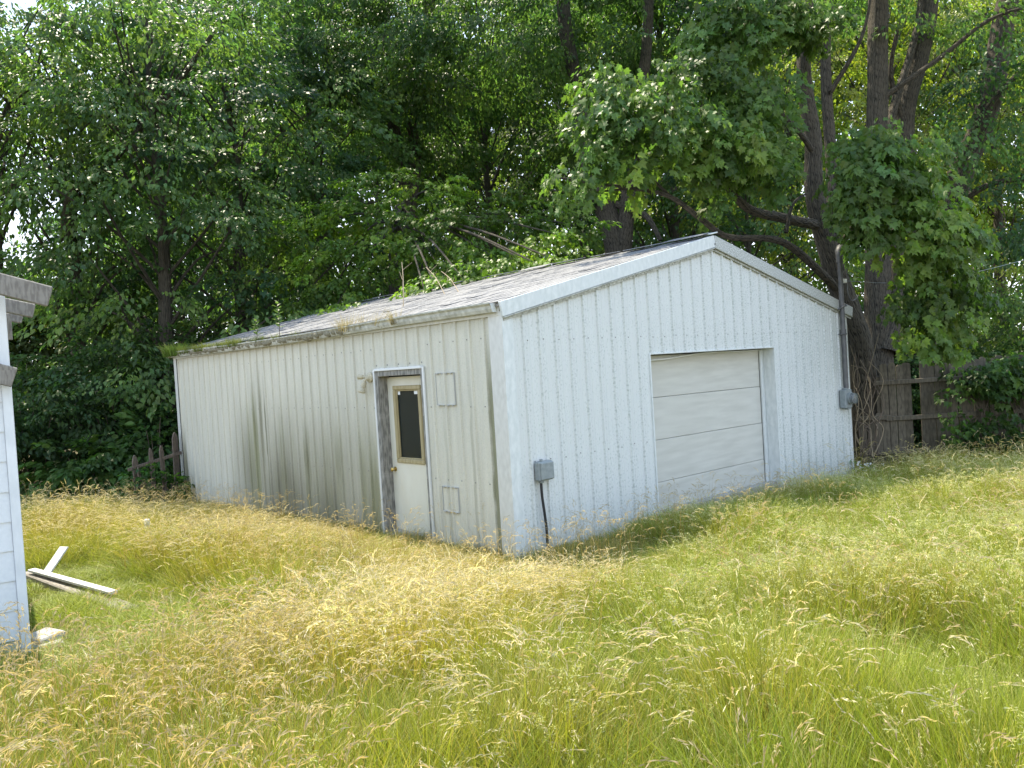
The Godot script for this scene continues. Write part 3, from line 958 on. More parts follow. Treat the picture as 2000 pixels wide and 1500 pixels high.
func build_fittings() -> void:
	rng.seed = 17
	# double floodlight holder beside the entry door
	var o := thing("wall_floodlight", "old cream twin floodlight holder on the side wall left of the entry door", "lamp", Vector3(-0.02, 2.04, -2.66))
	var st := begin()
	lathe(st, Transform3D(Basis(Vector3.BACK, PI / 2), Vector3(-0.012, 2.045, -2.655)), [Vector2(0.068, 0.0), Vector2(0.066, 0.018), Vector2(0.045, 0.032), Vector2(0.03, 0.05), Vector2(0.0, 0.052)], 18)
	part("base_plate", done(st), M.lamp_paint, o)
	for q in [[Vector3(-0.075, 2.05, -2.69), Vector3(-0.55, 0.12, -0.80)], [Vector3(-0.08, 2.01, -2.68), Vector3(-0.30, -1.0, -0.25)]]:
		st = SurfaceTool.new()
		st.begin(Mesh.PRIMITIVE_TRIANGLES)
		var dd: Vector3 = q[1].normalized()
		tube(st, curve([Vector3(-0.05, 2.04, -2.66), q[0], q[0] + dd * 0.03], 3), [0.016, 0.016, 0.016, 0.016, 0.018, 0.02, 0.02], 10)
		var arm := part("arm", st.commit(), M.lamp_paint, o)
		st = begin()
		lathe(st, Transform3D(axis_basis(dd), q[0] + dd * 0.02), [Vector2(0.0, 0.0), Vector2(0.028, 0.004), Vector2(0.032, 0.02), Vector2(0.035, 0.065), Vector2(0.037, 0.07), Vector2(0.030, 0.072)], 16)
		part("socket", done(st), M.lamp_paint, arm)
		if dd.y < -0.5:
			st = begin()
			lathe(st, Transform3D(axis_basis(dd), q[0] + dd * 0.085), [Vector2(0.02, 0.0), Vector2(0.03, 0.02), Vector2(0.050, 0.055), Vector2(0.054, 0.075), Vector2(0.046, 0.086), Vector2(0.0, 0.094)], 18)
			part("bulb", done(st), M.lamp_paint, arm)
	# disconnect box with its cable
	o = thing("electrical_box", "small grey electrical box with a black cable hanging out of its bottom", "electrical box", Vector3(0.43, 0.9, 0.02))
	part("box_body", at_box(Vector3(0.435, 0.895, 0.060), Vector3(0.222, 0.215, 0.085), 0.014), M.grey_metal, o)
	part("box_cover", at_box(Vector3(0.438, 0.895, 0.113), Vector3(0.200, 0.190, 0.022), 0.008), M.grey_metal, o)
	part("knockout", at_box(Vector3(0.40, 1.015, 0.06), Vector3(0.035, 0.025, 0.03), 0.006), M.grey_metal, o)
	part("latch", at_box(Vector3(0.556, 0.905, 0.075), Vector3(0.018, 0.03, 0.02), 0.005), M.mast, o)
	part("clamp", at_box(Vector3(0.385, 0.776, 0.06), Vector3(0.05, 0.026, 0.05), 0.006), M.grey_metal, o)
	part("cable", tube_mesh(curve([Vector3(0.380, 0.77, 0.06), Vector3(0.388, 0.62, 0.055), Vector3(0.415, 0.42, 0.05), Vector3(0.432, 0.22, 0.05), Vector3(0.432, -0.1, 0.05)], 5), taper(21, 0.0155, 0.0155), 10), M.black, o)
	# electricity meter and its service mast
	o = thing("electric_meter", "grey electric meter box with round glass dial, foot of the tall mast", "meter", Vector3(7.80, 1.16, 0.02))
	part("meter_box", at_box(Vector3(7.82, 1.16, 0.075), Vector3(0.25, 0.32, 0.11), 0.012), M.grey_metal, o)
	part("box_hub", at_box(Vector3(7.82, 1.332, 0.075), Vector3(0.10, 0.03, 0.085), 0.01), M.grey_metal, o)
	part("lower_lip", at_box(Vector3(7.86, 0.99, 0.085), Vector3(0.12, 0.035, 0.07), 0.01), M.grey_metal, o)
	st = begin()
	var mx := Transform3D(Basis(Vector3.RIGHT, PI / 2), Vector3(7.845, 1.165, 0.13))
	lathe(st, mx, [Vector2(0.106, 0.0), Vector2(0.106, 0.035), Vector2(0.094, 0.038), Vector2(0.094, 0.03)], 24)
	part("dial_ring", done(st), M.grey_metal, o)
	st = begin()
	lathe(st, mx, [Vector2(0.09, 0.0), Vector2(0.088, 0.085), Vector2(0.0, 0.088)], 24)
	part("register", done(st), M.mast, o)
	st = begin()
	lathe(st, mx, [Vector2(0.093, 0.03), Vector2(0.094, 0.10), Vector2(0.086, 0.116), Vector2(0.0, 0.122)], 24)
	part("dial_glass", done(st), M.meter_glass, o)
	o = thing("service_mast", "tall grey conduit mast with a curved weatherhead, strapped to the garage's right end", "mast", Vector3(7.83, 1.35, 0.09))
	part("conduit", tube_mesh([Vector3(7.83, 1.345, 0.085), Vector3(7.832, 2.28, 0.085)], [0.044, 0.044], 14), M.mast, o)
	part("coupling", tube_mesh([Vector3(7.832, 2.26, 0.085), Vector3(7.832, 2.36, 0.085)], [0.052, 0.052], 14, 0.0, 0, true), M.mast, o)
	part("riser", tube_mesh([Vector3(7.832, 2.34, 0.085), Vector3(7.836, 3.60, 0.085)], [0.042, 0.042], 14), M.mast, o)
	st = SurfaceTool.new()
	st.begin(Mesh.PRIMITIVE_TRIANGLES)
	tube(st, [Vector3(7.836, 3.52, 0.085), Vector3(7.838, 3.64, 0.085), Vector3(7.855, 3.70, 0.085), Vector3(7.905, 3.745, 0.088), Vector3(7.965, 3.735, 0.09), Vector3(8.02, 3.69, 0.095), Vector3(8.03, 3.685, 0.095)], [0.058, 0.062, 0.080, 0.092, 0.088, 0.066, 0.004], 14)
	part("weatherhead", st.commit(), M.mast, o)
	part("strap", tube_mesh(curve([Vector3(7.72, 2.70, 0.05), Vector3(7.79, 2.755, 0.145), Vector3(7.88, 2.77, 0.145), Vector3(7.98, 2.83, 0.05), Vector3(8.08, 2.92, 0.0)], 3), taper(13, 0.014, 0.012), 6), M.mast, o)
	part("strap", tube_mesh([Vector3(7.76, 2.28, 0.03), Vector3(7.78, 2.28, 0.12), Vector3(7.88, 2.28, 0.12)], [0.012, 0.012, 0.012], 6), M.mast, o)
	part("insulator", at_box(Vector3(7.95, 3.20, 0.09), Vector3(0.13, 0.075, 0.06), 0.012), M.white, o)
	part("drip_loop", tube_mesh(curve([Vector3(8.02, 3.68, 0.095), Vector3(8.06, 3.5, 0.10), Vector3(8.04, 3.25, 0.11), Vector3(8.02, 2.98, 0.12), Vector3(8.12, 2.86, 0.13), Vector3(8.30, 2.90, 0.14), Vector3(8.36, 2.96, 0.15)], 4), taper(25, 0.012, 0.012), 6), M.mast, o)
	o = thing("service_wire", "thin pale wire running right from the mast into the trees", "wire", Vector3(8.0, 3.2, 0.09))
	part("wire", tube_mesh(curve([Vector3(8.0, 3.205, 0.09), Vector3(9.4, 3.16, 0.5), Vector3(11.2, 3.32, 1.1), Vector3(14.5, 3.9, 2.2)], 5), taper(16, 0.005, 0.005), 5), M.grey_metal, o)

func build_house() -> void:
	rng.seed = 27
	# the corner that shows of a white shingled house
	var c := Vector3(-4.47, 0.12, -0.6)
	var dx := Vector3(0.985, 0, 0.174).normalized()
	var nz := Vector3(-dx.z, 0, dx.x)
	var bs := Basis(dx, Vector3.UP, nz)
	var h := thing("white_house", "corner of a white shingle-sided house with bare grey rafter ends", "house", c)
	var X := Transform3D(bs, Vector3(c.x, 0, c.z))
	part("wall", box_mesh(X * Transform3D(Basis(), Vector3(-1.86, 1.5, -1.63)), Vector3(3.6, 2.7, 3.2), 0.0), M.house, h)
	var shp := []
	for k in 3:
		var st := begin()
		var y0 := rf(-0.004, 0.004)
		var p := [Vector3(-0.302, y0, 0.014), Vector3(0.302, -y0, 0.014), Vector3(0.302, 0.236, 0.004), Vector3(-0.302, 0.236, 0.004)]
		var th := Vector3(0, 0, 0.007)
		quad(st, p[0] + th, p[3] + th, p[2] + th, p[1] + th)
		quad(st, p[0], p[0] + th, p[1] + th, p[1])
		quad(st, p[1], p[1] + th, p[2] + th, p[2])
		quad(st, p[3], p[3] + th, p[0] + th, p[0])
		shp.append(done(st))
	for r in 12:
		for k in 6:
			var u := -0.068 - 0.302 - k * 0.608 + (0.0 if r % 2 else 0.0)
			placed_part("shingle", shp[rng.randi() % 3], M.house, h, X * Transform3D(Basis(Vector3.BACK, rf(-0.004, 0.004)), Vector3(u, 0.233 + r * 0.2258 - 0.226 * 0 - 0.0, -0.028)))
	var st := begin()
	box(st, X * Transform3D(Basis(), Vector3(-0.033, 1.49, -0.006)), Vector3(0.066, 2.74, 0.022), 0.005)
	box(st, X * Transform3D(Basis(), Vector3(-0.0075, 1.49, -0.06)), Vector3(0.015, 2.74, 0.086), 0.004)
	part("corner_board", done(st), M.house_trim, h)
	# rafters beyond the corner, each shorter than the one before
	for q in [[Vector3(-1.6, 3.38, 0.25), Vector3(0.285, 2.80, 0.25), 0.155, 0.045], [Vector3(-1.4, 3.17, -0.4), Vector3(0.195, 2.755, -0.4), 0.115, 0.045], [Vector3(-1.2, 3.05, -1.0), Vector3(0.122, 2.745, -1.0), 0.085, 0.05]]:
		part("rafter", bar(X * q[0], X * q[1], q[3], q[2], Vector3.UP, 0.008), M.wood_grey, h)
	part("block", box_mesh(X * Transform3D(Basis(), Vector3(0.02, 2.66, -0.75)), Vector3(0.035, 0.22, 0.05), 0.004), M.wood_grey, h)
	part("rafter", bar(X * Vector3(-1.4, 2.72, 0.1), X * Vector3(0.022, 2.215, 0.1), 0.04, 0.15, Vector3.UP, 0.006), M.wood_grey, h, "lower grey board sloping across the corner")
	# things lying at its foot
	var o := thing("white_board", "short white board leaning up out of the grass beside the house", "board", Vector3(-3.741, 0.100, -3.337))
	part("board", bar(Vector3(-3.810, 0.059, -3.485), Vector3(-3.524, 0.363, -3.640), 0.12, 0.018, Vector3.UP, 0.003), M.white_board, o)
	o = thing("long_plank", "long thin white-painted plank lying on the grey timber", "plank", Vector3(-3.789, 0.200, -2.278))
	part("plank", bar(Vector3(-3.832, 0.149, -3.779), Vector3(-3.541, 0.157, -1.821), 0.08, 0.026, Vector3.UP, 0.003), M.white_board, o)
	o = thing("old_timber", "split grey timber lying in the grass under the white plank", "timber", Vector3(-3.756, 0.050, -2.087))
	part("beam", bar(Vector3(-3.823, 0.009, -3.970), Vector3(-3.555, 0.013, -1.289), 0.17, 0.20, Vector3.UP, 0.012), M.wood_grey, o)
	o = thing("concrete_slab", "upper broken pale concrete slab at the foot of the house corner", "slab", Vector3(-4.316, 0.120, -0.959))
	part("slab", box_mesh(Transform3D(Basis(Vector3.UP, 0.3) * Basis(Vector3.BACK, 0.08), Vector3(-4.310, 0.120, -0.971)), Vector3(0.22, 0.06, 0.26), 0.012), M.concrete, o)
	o = thing("concrete_slab", "lower broken pale concrete slab half sunk beside the house corner", "slab", Vector3(-4.365, 0.100, -0.734))
	part("slab", box_mesh(Transform3D(Basis(Vector3.UP, -0.2), Vector3(-4.343, 0.060, -0.868)), Vector3(0.30, 0.10, 0.26), 0.015), M.concrete, o)
	o = thing("white_stake", "short weathered white stake standing in the grass left of the garage", "stake", Vector3(-2.264, 0.000, -4.866))
	var b := Vector3(-2.264, 0.000, -4.866)
	part("post", bar(b + Vector3(0, -0.1, 0), b + Vector3(0.02, 0.33, 0), 0.07, 0.06, Vector3(1, 0, 0), 0.012), M.white_board, o)

func build_fences() -> void:
	rng.seed = 37
	# broken picket fence at the far left corner
	var f := thing("picket_fence", "broken brown picket fence beside the garage's far left corner", "fence", Vector3(-0.5, 0, -9.5))
	var picks := [[-0.16, 1.36, 0.16, -0.02, -9.62], [-0.42, 1.14, 0.11, 0.03, -9.55], [-0.62, 1.12, 0.085, 0.05, -9.50], [-0.965, 1.02, 0.13, 0.01, -9.42], [-0.86, 0.80, 0.07, 0.14, -9.40]]
	for q in picks:
		var st := begin()
		var w: float = q[2] / 2.0
		var hh: float = q[1]
		var X := Transform3D(Basis(Vector3.UP, 0.5 + rf(-0.15, 0.15)) * Basis(Vector3.BACK, q[3]), Vector3(q[0], -0.16, q[4]))
		var pr := [Vector2(-w, 0), Vector2(-w, hh - 0.13), Vector2(-w * 0.55, hh - 0.03), Vector2(-0.1 * w, hh), Vector2(w * 0.5, hh - 0.035), Vector2(w, hh - 0.14), Vector2(w, 0)]
		for i in range(1, pr.size() - 1):
			tri(st, X * Vector3(pr[0].x, pr[0].y, 0.012), X * Vector3(pr[i].x, pr[i].y, 0.012), X * Vector3(pr[i + 1].x, pr[i + 1].y, 0.012))
			tri(st, X * Vector3(pr[0].x, pr[0].y, -0.012), X * Vector3(pr[i + 1].x, pr[i + 1].y, -0.012), X * Vector3(pr[i].x, pr[i].y, -0.012))
		for i in pr.size():
			var a: Vector2 = pr[i]
			var b2: Vector2 = pr[(i + 1) % pr.size()]
			quad(st, X * Vector3(a.x, a.y, 0.012), X * Vector3(a.x, a.y, -0.012), X * Vector3(b2.x, b2.y, -0.012), X * Vector3(b2.x, b2.y, 0.012))
		part("picket", done(st), M.picket, f)
	part("rail", bar(Vector3(-1.12, 0.60, -9.37), Vector3(0.05, 0.80, -9.66), 0.03, 0.065, Vector3.UP, 0.006), M.picket, f)
	# board fence on the right, in the shade of the trees
	var f0 := Vector3(9.422, 0.841, -0.443)
	var r := Vector3(0.737, 0, 0.674).normalized()
	var nz := Vector3(-r.z, 0, r.x)
	f0.y = -0.45
	f = thing("board_fence", "old brown board fence behind the vines right of the garage", "fence", f0)
	var u := 0.02
	var k := 0
	while u < 6.5:
		var w := rf(0.12, 0.155)
		var hh := 2.12 + rf(-0.06, 0.05)
		if u < 0.32: hh = 1.25 + rf(-0.2, 0.2)
		var missing := (u > 1.0 and u < 1.1)
		if not missing:
			var st := begin()
			var X := Transform3D(Basis(r, Vector3.UP, nz) * Basis(Vector3.BACK, rf(-0.012, 0.012)) * Basis(Vector3.UP, rf(-0.06, 0.06)), f0 + r * (u + w / 2) + nz * rf(-0.008, 0.008))
			var ear := 0.04
			var pr := [Vector2(-w / 2, 0), Vector2(-w / 2, hh - ear * rf(0.3, 1.3)), Vector2(-w / 2 + ear, hh), Vector2(w / 2 - ear, hh + rf(-0.015, 0.015)), Vector2(w / 2, hh - ear * rf(0.3, 1.3)), Vector2(w / 2, 0)]
			for i in range(1, pr.size() - 1):
				tri(st, X * Vector3(pr[0].x, pr[0].y, 0.01), X * Vector3(pr[i].x, pr[i].y, 0.01), X * Vector3(pr[i + 1].x, pr[i + 1].y, 0.01))
				tri(st, X * Vector3(pr[0].x, pr[0].y, -0.01), X * Vector3(pr[i + 1].x, pr[i + 1].y, -0.01), X * Vector3(pr[i].x, pr[i].y, -0.01))
			for i in pr.size():
				var a: Vector2 = pr[i]
				var b2: Vector2 = pr[(i + 1) % pr.size()]
				quad(st, X * Vector3(a.x, a.y, 0.01), X * Vector3(a.x, a.y, -0.01), X * Vector3(b2.x, b2.y, -0.01), X * Vector3(b2.x, b2.y, 0.01))
			part("board", done(st), M.wood_fence if rng.randf() < 0.5 else M.wood_fence2, f)
		u += w + rf(0.004, 0.016)
		k += 1
	for q in [[0.3, 6.5, 1.76], [-0.05, 0.62, 1.13], [0.5, 6.5, 1.07], [0.3, 6.5, 0.45]]:
		part("rail", bar(f0 + r * q[0] + nz * 0.045 + Vector3(0, q[2] + rf(-0.02, 0.02), 0), f0 + r * q[1] + nz * 0.045 + Vector3(0, q[2] + rf(-0.03, 0.03), 0), 0.05, 0.085, Vector3.UP, 0.008), M.wood_fence2, f)
	for q in [0.42, 2.9, 5.4]:
		part("post", bar(f0 + r * q - nz * 0.06, f0 + r * q - nz * 0.06 + Vector3(0, 1.9, 0), 0.10, 0.10, r, 0.008), M.wood_fence, f)

# ---------------------------------------------------------------- trees
func limb(t: Node3D, pts: Array, r0: float, r1: float, called := "limb", sides := 9) -> void:
	var c := curve(pts, 5)
	var st := SurfaceTool.new()
	st.begin(Mesh.PRIMITIVE_TRIANGLES)
	tube(st, c, taper(c.size(), r0, r1), sides, 0.05, pts.size(), 0.5)
	part(called, st.commit(), M.bark, t)

func crown(t: Node3D, boughs: Array, sprays: Array, tint: Color, per: int, scale_: float, flat: float, droop: float, center: Vector3) -> void:
	var xs := []
	var cs := []
	for i in sprays.size():
		xs.append([]); cs.append([])
	for b in boughs:
		bough(xs, cs, b[0], center, b[1], int(per * b[1] * b[1] / 0.36), scale_, tint, flat, droop)
	for i in sprays.size():
		if xs[i].size(): scatter("crown", sprays[i], M.leaf, xs[i], cs[i], t)

func build_trees() -> void:
	var green := Color(0.130, 0.215, 0.078)
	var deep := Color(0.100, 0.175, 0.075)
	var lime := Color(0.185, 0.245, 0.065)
	var SM := []   # large lobed leaves, near
	var SA := []   # woodland, mid green
	var SL := []   # narrow drooping leaves, far right
	for i in 4:
		SM.append(spray(100 + i, 19, 0.52, 0.24, 0.125, MAPLE, Color(0.140, 0.225, 0.060), 0.28))
		SA.append(spray(110 + i, 40, 0.95, 0.42, 0.120, OVATE, green, 0.3))
	for i in 3:
		SL.append(spray(120 + i, 40, 0.95, 0.36, 0.115, OVATE, lime, 0.25))
	var SD := []
	for i in 3: SD.append(spray(130 + i, 34, 0.95, 0.42, 0.125, MAPLE, deep, 0.3))
	var tint := Color(1, 1, 1)

	# the near maple right of the garage
	rng.seed = 501
	var base := Vector3(9.760, 0.010, -0.517)
	base.y = -0.15
	var t := thing("maple_tree", "near maple behind the garage's right end, its leafy limbs hanging over the roof", "tree", base)
	limb(t, [base, Vector3(9.838, 1.811, -0.497), Vector3(9.555, 2.925, -0.652), Vector3(9.305, 3.825, -0.770), Vector3(9.055, 4.909, -0.893), Vector3(9.000, 6.062, -0.842), Vector3(8.941, 7.241, -0.929), Vector3(9.222, 9.131, -0.863), Vector3(9.721, 11.461, -0.880)], 0.27, 0.09, "trunk", 12)
	limb(t, [Vector3(9.444, 3.127, -0.691), Vector3(9.593, 4.141, -0.788), Vector3(9.822, 5.589, -0.891), Vector3(10.050, 7.794, -1.016), Vector3(10.459, 9.725, -0.969), Vector3(11.003, 11.970, -0.944)], 0.15, 0.07)
	limb(t, [Vector3(9.069, 4.416, -0.867), Vector3(8.186, 4.487, -0.997), Vector3(7.160, 4.574, -1.123), Vector3(6.566, 4.807, -1.131), Vector3(6.056, 5.042, -1.061), Vector3(5.465, 5.098, -1.060), Vector3(4.979, 5.408, -1.241)], 0.105, 0.025)
	limb(t, [Vector3(9.444, 3.127, -0.691), Vector3(8.741, 3.504, -0.734), Vector3(7.908, 3.933, -0.829), Vector3(7.332, 4.066, -0.952), Vector3(6.444, 4.088, -1.221), Vector3(5.675, 4.359, -1.253), Vector3(5.100, 4.669, -1.381), Vector3(4.437, 4.782, -1.582), Vector3(3.674, 4.850, -1.873), Vector3(3.124, 4.933, -2.107)], 0.085, 0.016)
	limb(t, [Vector3(5.100, 4.669, -1.381), Vector3(4.683, 5.021, -1.500), Vector3(4.390, 5.310, -1.505), Vector3(4.102, 5.784, -1.645)], 0.03, 0.012)
	limb(t, [Vector3(4.437, 4.782, -1.582), Vector3(4.057, 4.754, -1.792), Vector3(3.606, 4.688, -1.931), Vector3(3.184, 4.743, -2.182)], 0.022, 0.006)
	limb(t, [Vector3(8.997, 5.768, -0.836), Vector3(8.201, 6.110, -0.759), Vector3(7.291, 6.423, -0.786), Vector3(6.548, 6.592, -0.927)], 0.06, 0.02)
	limb(t, [Vector3(9.547, 4.024, -0.691), Vector3(9.118, 4.623, 0.119), Vector3(8.727, 4.980, 0.835), Vector3(8.520, 4.188, 1.211), Vector3(8.613, 3.299, 1.457)], 0.06, 0.015)
	limb(t, [Vector3(9.891, 7.109, -0.871), Vector3(9.976, 7.932, -0.275), Vector3(9.963, 8.623, -0.037)], 0.05, 0.02)
	limb(t, [Vector3(7.854, 4.190, -0.885), Vector3(8.069, 4.711, -0.840), Vector3(8.460, 4.940, -0.761)], 0.04, 0.02)
	var bs := []
	for q in [
		Vector4(3.68, 5.27, -1.74, 0.42), Vector4(3.36, 4.95, -1.89, 0.28), Vector4(3.95, 5.96, -1.66, 0.50), Vector4(4.40, 6.40, -1.53, 0.50), Vector4(4.45, 5.67, -1.32, 0.60), Vector4(4.94, 6.11, -1.16, 0.55), Vector4(5.26, 5.63, -1.13, 0.50), Vector4(5.81, 5.85, -1.04, 0.45), Vector4(4.21, 5.13, -1.53, 0.32), Vector4(4.11, 6.63, -1.80, 0.35), Vector4(5.13, 6.59, -1.27, 0.4),
		Vector4(6.28, 6.19, -0.89, 0.55), Vector4(6.87, 6.56, -0.63, 0.60), Vector4(6.31, 6.96, -1.15, 0.50), Vector4(6.36, 5.40, -0.79, 0.45), Vector4(5.90, 5.38, -0.94, 0.35), Vector4(5.92, 4.77, -1.04, 0.22), Vector4(7.08, 7.65, -0.88, 0.60), Vector4(6.89, 5.86, -0.59, 0.35), Vector4(6.86, 5.25, -0.61, 0.35), Vector4(7.91, 5.65, 0.35, 0.35), Vector4(7.79, 8.09, -0.38, 0.60), Vector4(6.84, 8.21, -1.11, 0.55), Vector4(6.58, 7.83, -1.48, 0.45),
		Vector4(7.96, 5.53, 0.66, 0.55), Vector4(8.23, 5.34, 1.05, 0.55), Vector4(7.54, 4.99, 0.57, 0.40), Vector4(7.84, 4.79, 0.85, 0.60), Vector4(8.39, 4.77, 1.21, 0.60), Vector4(7.28, 4.39, 0.48, 0.34), Vector4(7.58, 4.23, 0.76, 0.40), Vector4(8.12, 4.17, 1.12, 0.60), Vector4(8.70, 4.09, 1.38, 0.50), Vector4(8.38, 3.58, 1.23, 0.55), Vector4(8.89, 3.23, 1.44, 0.45), Vector4(8.34, 2.98, 1.22, 0.50), Vector4(8.92, 2.62, 1.48, 0.38), Vector4(8.35, 2.48, 1.11, 0.34), Vector4(8.74, 2.28, 1.33, 0.30), Vector4(7.29, 3.94, 0.37, 0.16), Vector4(8.60, 5.08, 0.72, 0.45), Vector4(7.47, 5.10, 0.77, 0.40), Vector4(7.34, 4.62, 0.80, 0.32), Vector4(9.11, 4.01, 1.48, 0.42), Vector4(9.28, 2.96, 1.54, 0.35), Vector4(8.44, 8.06, -0.33, 0.5), Vector4(7.71, 8.11, -0.72, 0.5), Vector4(5.96, 7.08, -1.21, 0.4), Vector4(6.14, 5.70, -0.73, 0.4)]:
		bs.append([Vector3(q.x, q.y, q.z), q.w])
	# out of the frame above, the rest of its head
	for i in 16: bs.append([Vector3(9.497, 13.008, -0.993) + Vector3(rf(-3.2, 3.2), rf(-2.0, 2.8), rf(-3.2, 3.2)), rf(0.6, 1.0)])
	crown(t, bs, SM, tint, 34, 1.0, 0.75, 0.75, Vector3(9.156, 7.223, -0.732))
	# single leaves on the near side of its hanging boughs
	var lm := []
	for i in 8:
		var st := begin()
		var b := rf(0.75, 1.3)
		st.set_color(Color(0.14 * b, 0.23 * b, 0.06 * b))
		leaf(st, Vector3.ZERO, Vector3(0, 0, 1), Vector3(rf(-0.3, 0.3), 1, 0), rf(0.11, 0.14), MAPLE, rf(0.1, 0.35))
		lm.append(done(st))
	var cam := Vector3(-5.746, 2.064, 6.40)
	for i in 300:
		var b: Array = bs[rng.randi() % 42]
		var v := Vector3(rng.randfn(), rng.randfn() * 0.9, rng.randfn()).normalized()
		var tc: Vector3 = (cam - b[0]).normalized()
		v = (v + tc * 0.7).normalized()
		var p: Vector3 = b[0] + v * b[1] * Vector3(1.05, 0.9, 1.05)
		var z := Vector3(rf(-0.8, 0.8), rf(-1.0, -0.1), rf(-0.8, 0.8)).normalized()
		var y := (Vector3.UP + Vector3(rf(-0.6, 0.6), 0, rf(-0.6, 0.6))).normalized()
		var x := y.cross(z).normalized()
		placed_part("leaf", lm[i % 8], M.leaf, t, Transform3D(Basis(x, z.cross(x), z), p))

	# big straight trunk beside it, forking
	rng.seed = 502
	base = Vector3(12.051, 0.061, -1.136); base.y = -0.1
	t = thing("large_tree", "thick straight dark trunk right behind the service mast", "tree", base)
	limb(t, [base, Vector3(12.102, 1.756, -1.138), Vector3(12.181, 3.336, -1.112), Vector3(12.252, 4.802, -1.089), Vector3(12.374, 6.832, -1.036), Vector3(12.680, 9.690, -0.973), Vector3(13.077, 12.641, -0.966)], 0.32, 0.18, "trunk", 14)
	limb(t, [Vector3(12.124, 1.860, -0.986), Vector3(12.704, 3.323, -0.905), Vector3(13.386, 5.204, -0.879), Vector3(13.673, 7.245, -0.946), Vector3(14.184, 8.907, -0.663), Vector3(14.578, 10.476, -0.483), Vector3(15.204, 13.195, -0.261)], 0.30, 0.17, "limb", 12)
	limb(t, [Vector3(12.526, 6.285, -1.016), Vector3(13.126, 7.491, -0.909), Vector3(14.010, 9.230, -0.695), Vector3(14.443, 10.727, -0.614)], 0.11, 0.06)
	limb(t, [Vector3(12.408, 7.395, -1.021), Vector3(12.620, 7.691, -0.565), Vector3(13.095, 8.178, 0.125), Vector3(13.645, 8.808, 0.880), Vector3(14.270, 9.033, 1.578)], 0.07, 0.03)
	limb(t, [Vector3(13.569, 7.099, -0.901), Vector3(13.093, 8.073, -0.957), Vector3(13.152, 9.063, -0.796)], 0.07, 0.04)
	bs = []
	for i in 18: bs.append([Vector3(13.595, 13.592, -0.656) + Vector3(rf(-4.2, 4.2), rf(-1.5, 4.5), rf(-3.6, 3.6)), rf(0.8, 1.3)])
	for q in [Vector4(13.64, 9.02, 0.59, 0.7), Vector4(13.85, 8.24, 1.09, 0.7), Vector4(13.30, 6.57, 0.08, 0.6), Vector4(13.52, 9.43, -0.61, 0.6)]: bs.append([Vector3(q.x, q.y, q.z), q.w])
	crown(t, bs, SA, tint, 8, 0.95, 0.5, 0.3, Vector3(12.672, 9.691, -0.981))

	# leaning trunk at the right edge
	rng.seed = 503
	base = Vector3(14.174, -0.036, -1.092); base.y = -0.1
	t = thing("leaning_tree", "thick trunk leaning up to the right at the photo's right edge", "tree", base)
	limb(t, [base, Vector3(14.428, 2.389, -0.930), Vector3(14.871, 4.798, -0.595), Vector3(15.266, 6.110, -0.273), Vector3(15.750, 7.415, 0.132), Vector3(16.164, 9.337, 0.454), Vector3(16.538, 11.507, 0.733), Vector3(17.154, 14.170, 0.948)], 0.36, 0.2, "trunk", 12)
	limb(t, [Vector3(15.161, 5.875, -0.361), Vector3(15.051, 6.518, -0.074), Vector3(15.267, 7.585, 0.498), Vector3(15.826, 8.396, 1.256)], 0.12, 0.05)
	limb(t, [Vector3(14.923, 4.916, -0.551), Vector3(14.872, 5.363, -0.069), Vector3(14.966, 5.598, 0.551), Vector3(15.508, 5.553, 1.318)], 0.10, 0.04)
	limb(t, [Vector3(14.864, 4.677, -0.598), Vector3(14.055, 5.012, -0.804), Vector3(13.404, 5.228, -0.998), Vector3(12.583, 5.277, -1.342)], 0.06, 0.02)
	bs = []
	for q in [Vector4(14.90, 7.97, 0.15, 0.6), Vector4(15.25, 7.39, 0.76, 0.8), Vector4(15.05, 5.82, 0.90, 0.8), Vector4(14.84, 7.82, -0.17, 0.6), Vector4(14.54, 4.54, 0.73, 0.8), Vector4(15.40, 6.60, 1.19, 0.8), Vector4(15.71, 8.38, 0.88, 0.8), Vector4(14.54, 4.29, 0.20, 0.6), Vector4(14.71, 3.16, 0.93, 0.7), Vector4(15.21, 4.49, 1.35, 0.9), Vector4(14.57, 6.93, -0.12, 0.45)]: bs.append([Vector3(q.x, q.y, q.z), q.w])
	for i in 14: bs.append([Vector3(16.672, 12.345, 1.102) + Vector3(rf(-4.0, 4.0), rf(-1.5, 4.0), rf(-4.0, 4.0)), rf(0.8, 1.2)])
	crown(t, bs, SA, Color(0.85, 0.95, 1.0), 9, 0.95, 0.55, 0.35, Vector3(15.750, 7.415, 0.132))

	# forked pair of trunks behind the roof
	rng.seed = 504
	base = Vector3(12.520, 2.120, -8.755); base.y = 0.0
	t = thing("forked_tree", "dark forked trunk behind the garage roof left of its peak", "tree", base)
	limb(t, [base, Vector3(12.613, 4.230, -8.730), Vector3(12.561, 5.596, -8.817), Vector3(12.402, 6.668, -8.992), Vector3(12.217, 7.925, -9.332), Vector3(12.310, 9.818, -9.572), Vector3(12.251, 12.064, -9.961), Vector3(12.491, 15.567, -10.113)], 0.42, 0.17, "trunk", 12)
	limb(t, [Vector3(12.517, 3.921, -8.674), Vector3(12.634, 5.696, -8.482), Vector3(12.785, 7.304, -8.255), Vector3(12.962, 8.783, -8.136), Vector3(13.337, 10.992, -7.857), Vector3(13.824, 14.958, -7.797)], 0.27, 0.13, "limb", 12)
	limb(t, [Vector3(12.601, 6.625, -8.674), Vector3(12.544, 6.130, -7.629), Vector3(12.493, 5.321, -7.111)], 0.12, 0.06)
	bs = []
	for i in 36: bs.append([Vector3(12.756, 13.842, -8.739) + Vector3(rf(-4.8, 4.8), rf(-3.0, 3.6), rf(-4.2, 4.2)), rf(0.8, 1.35)])
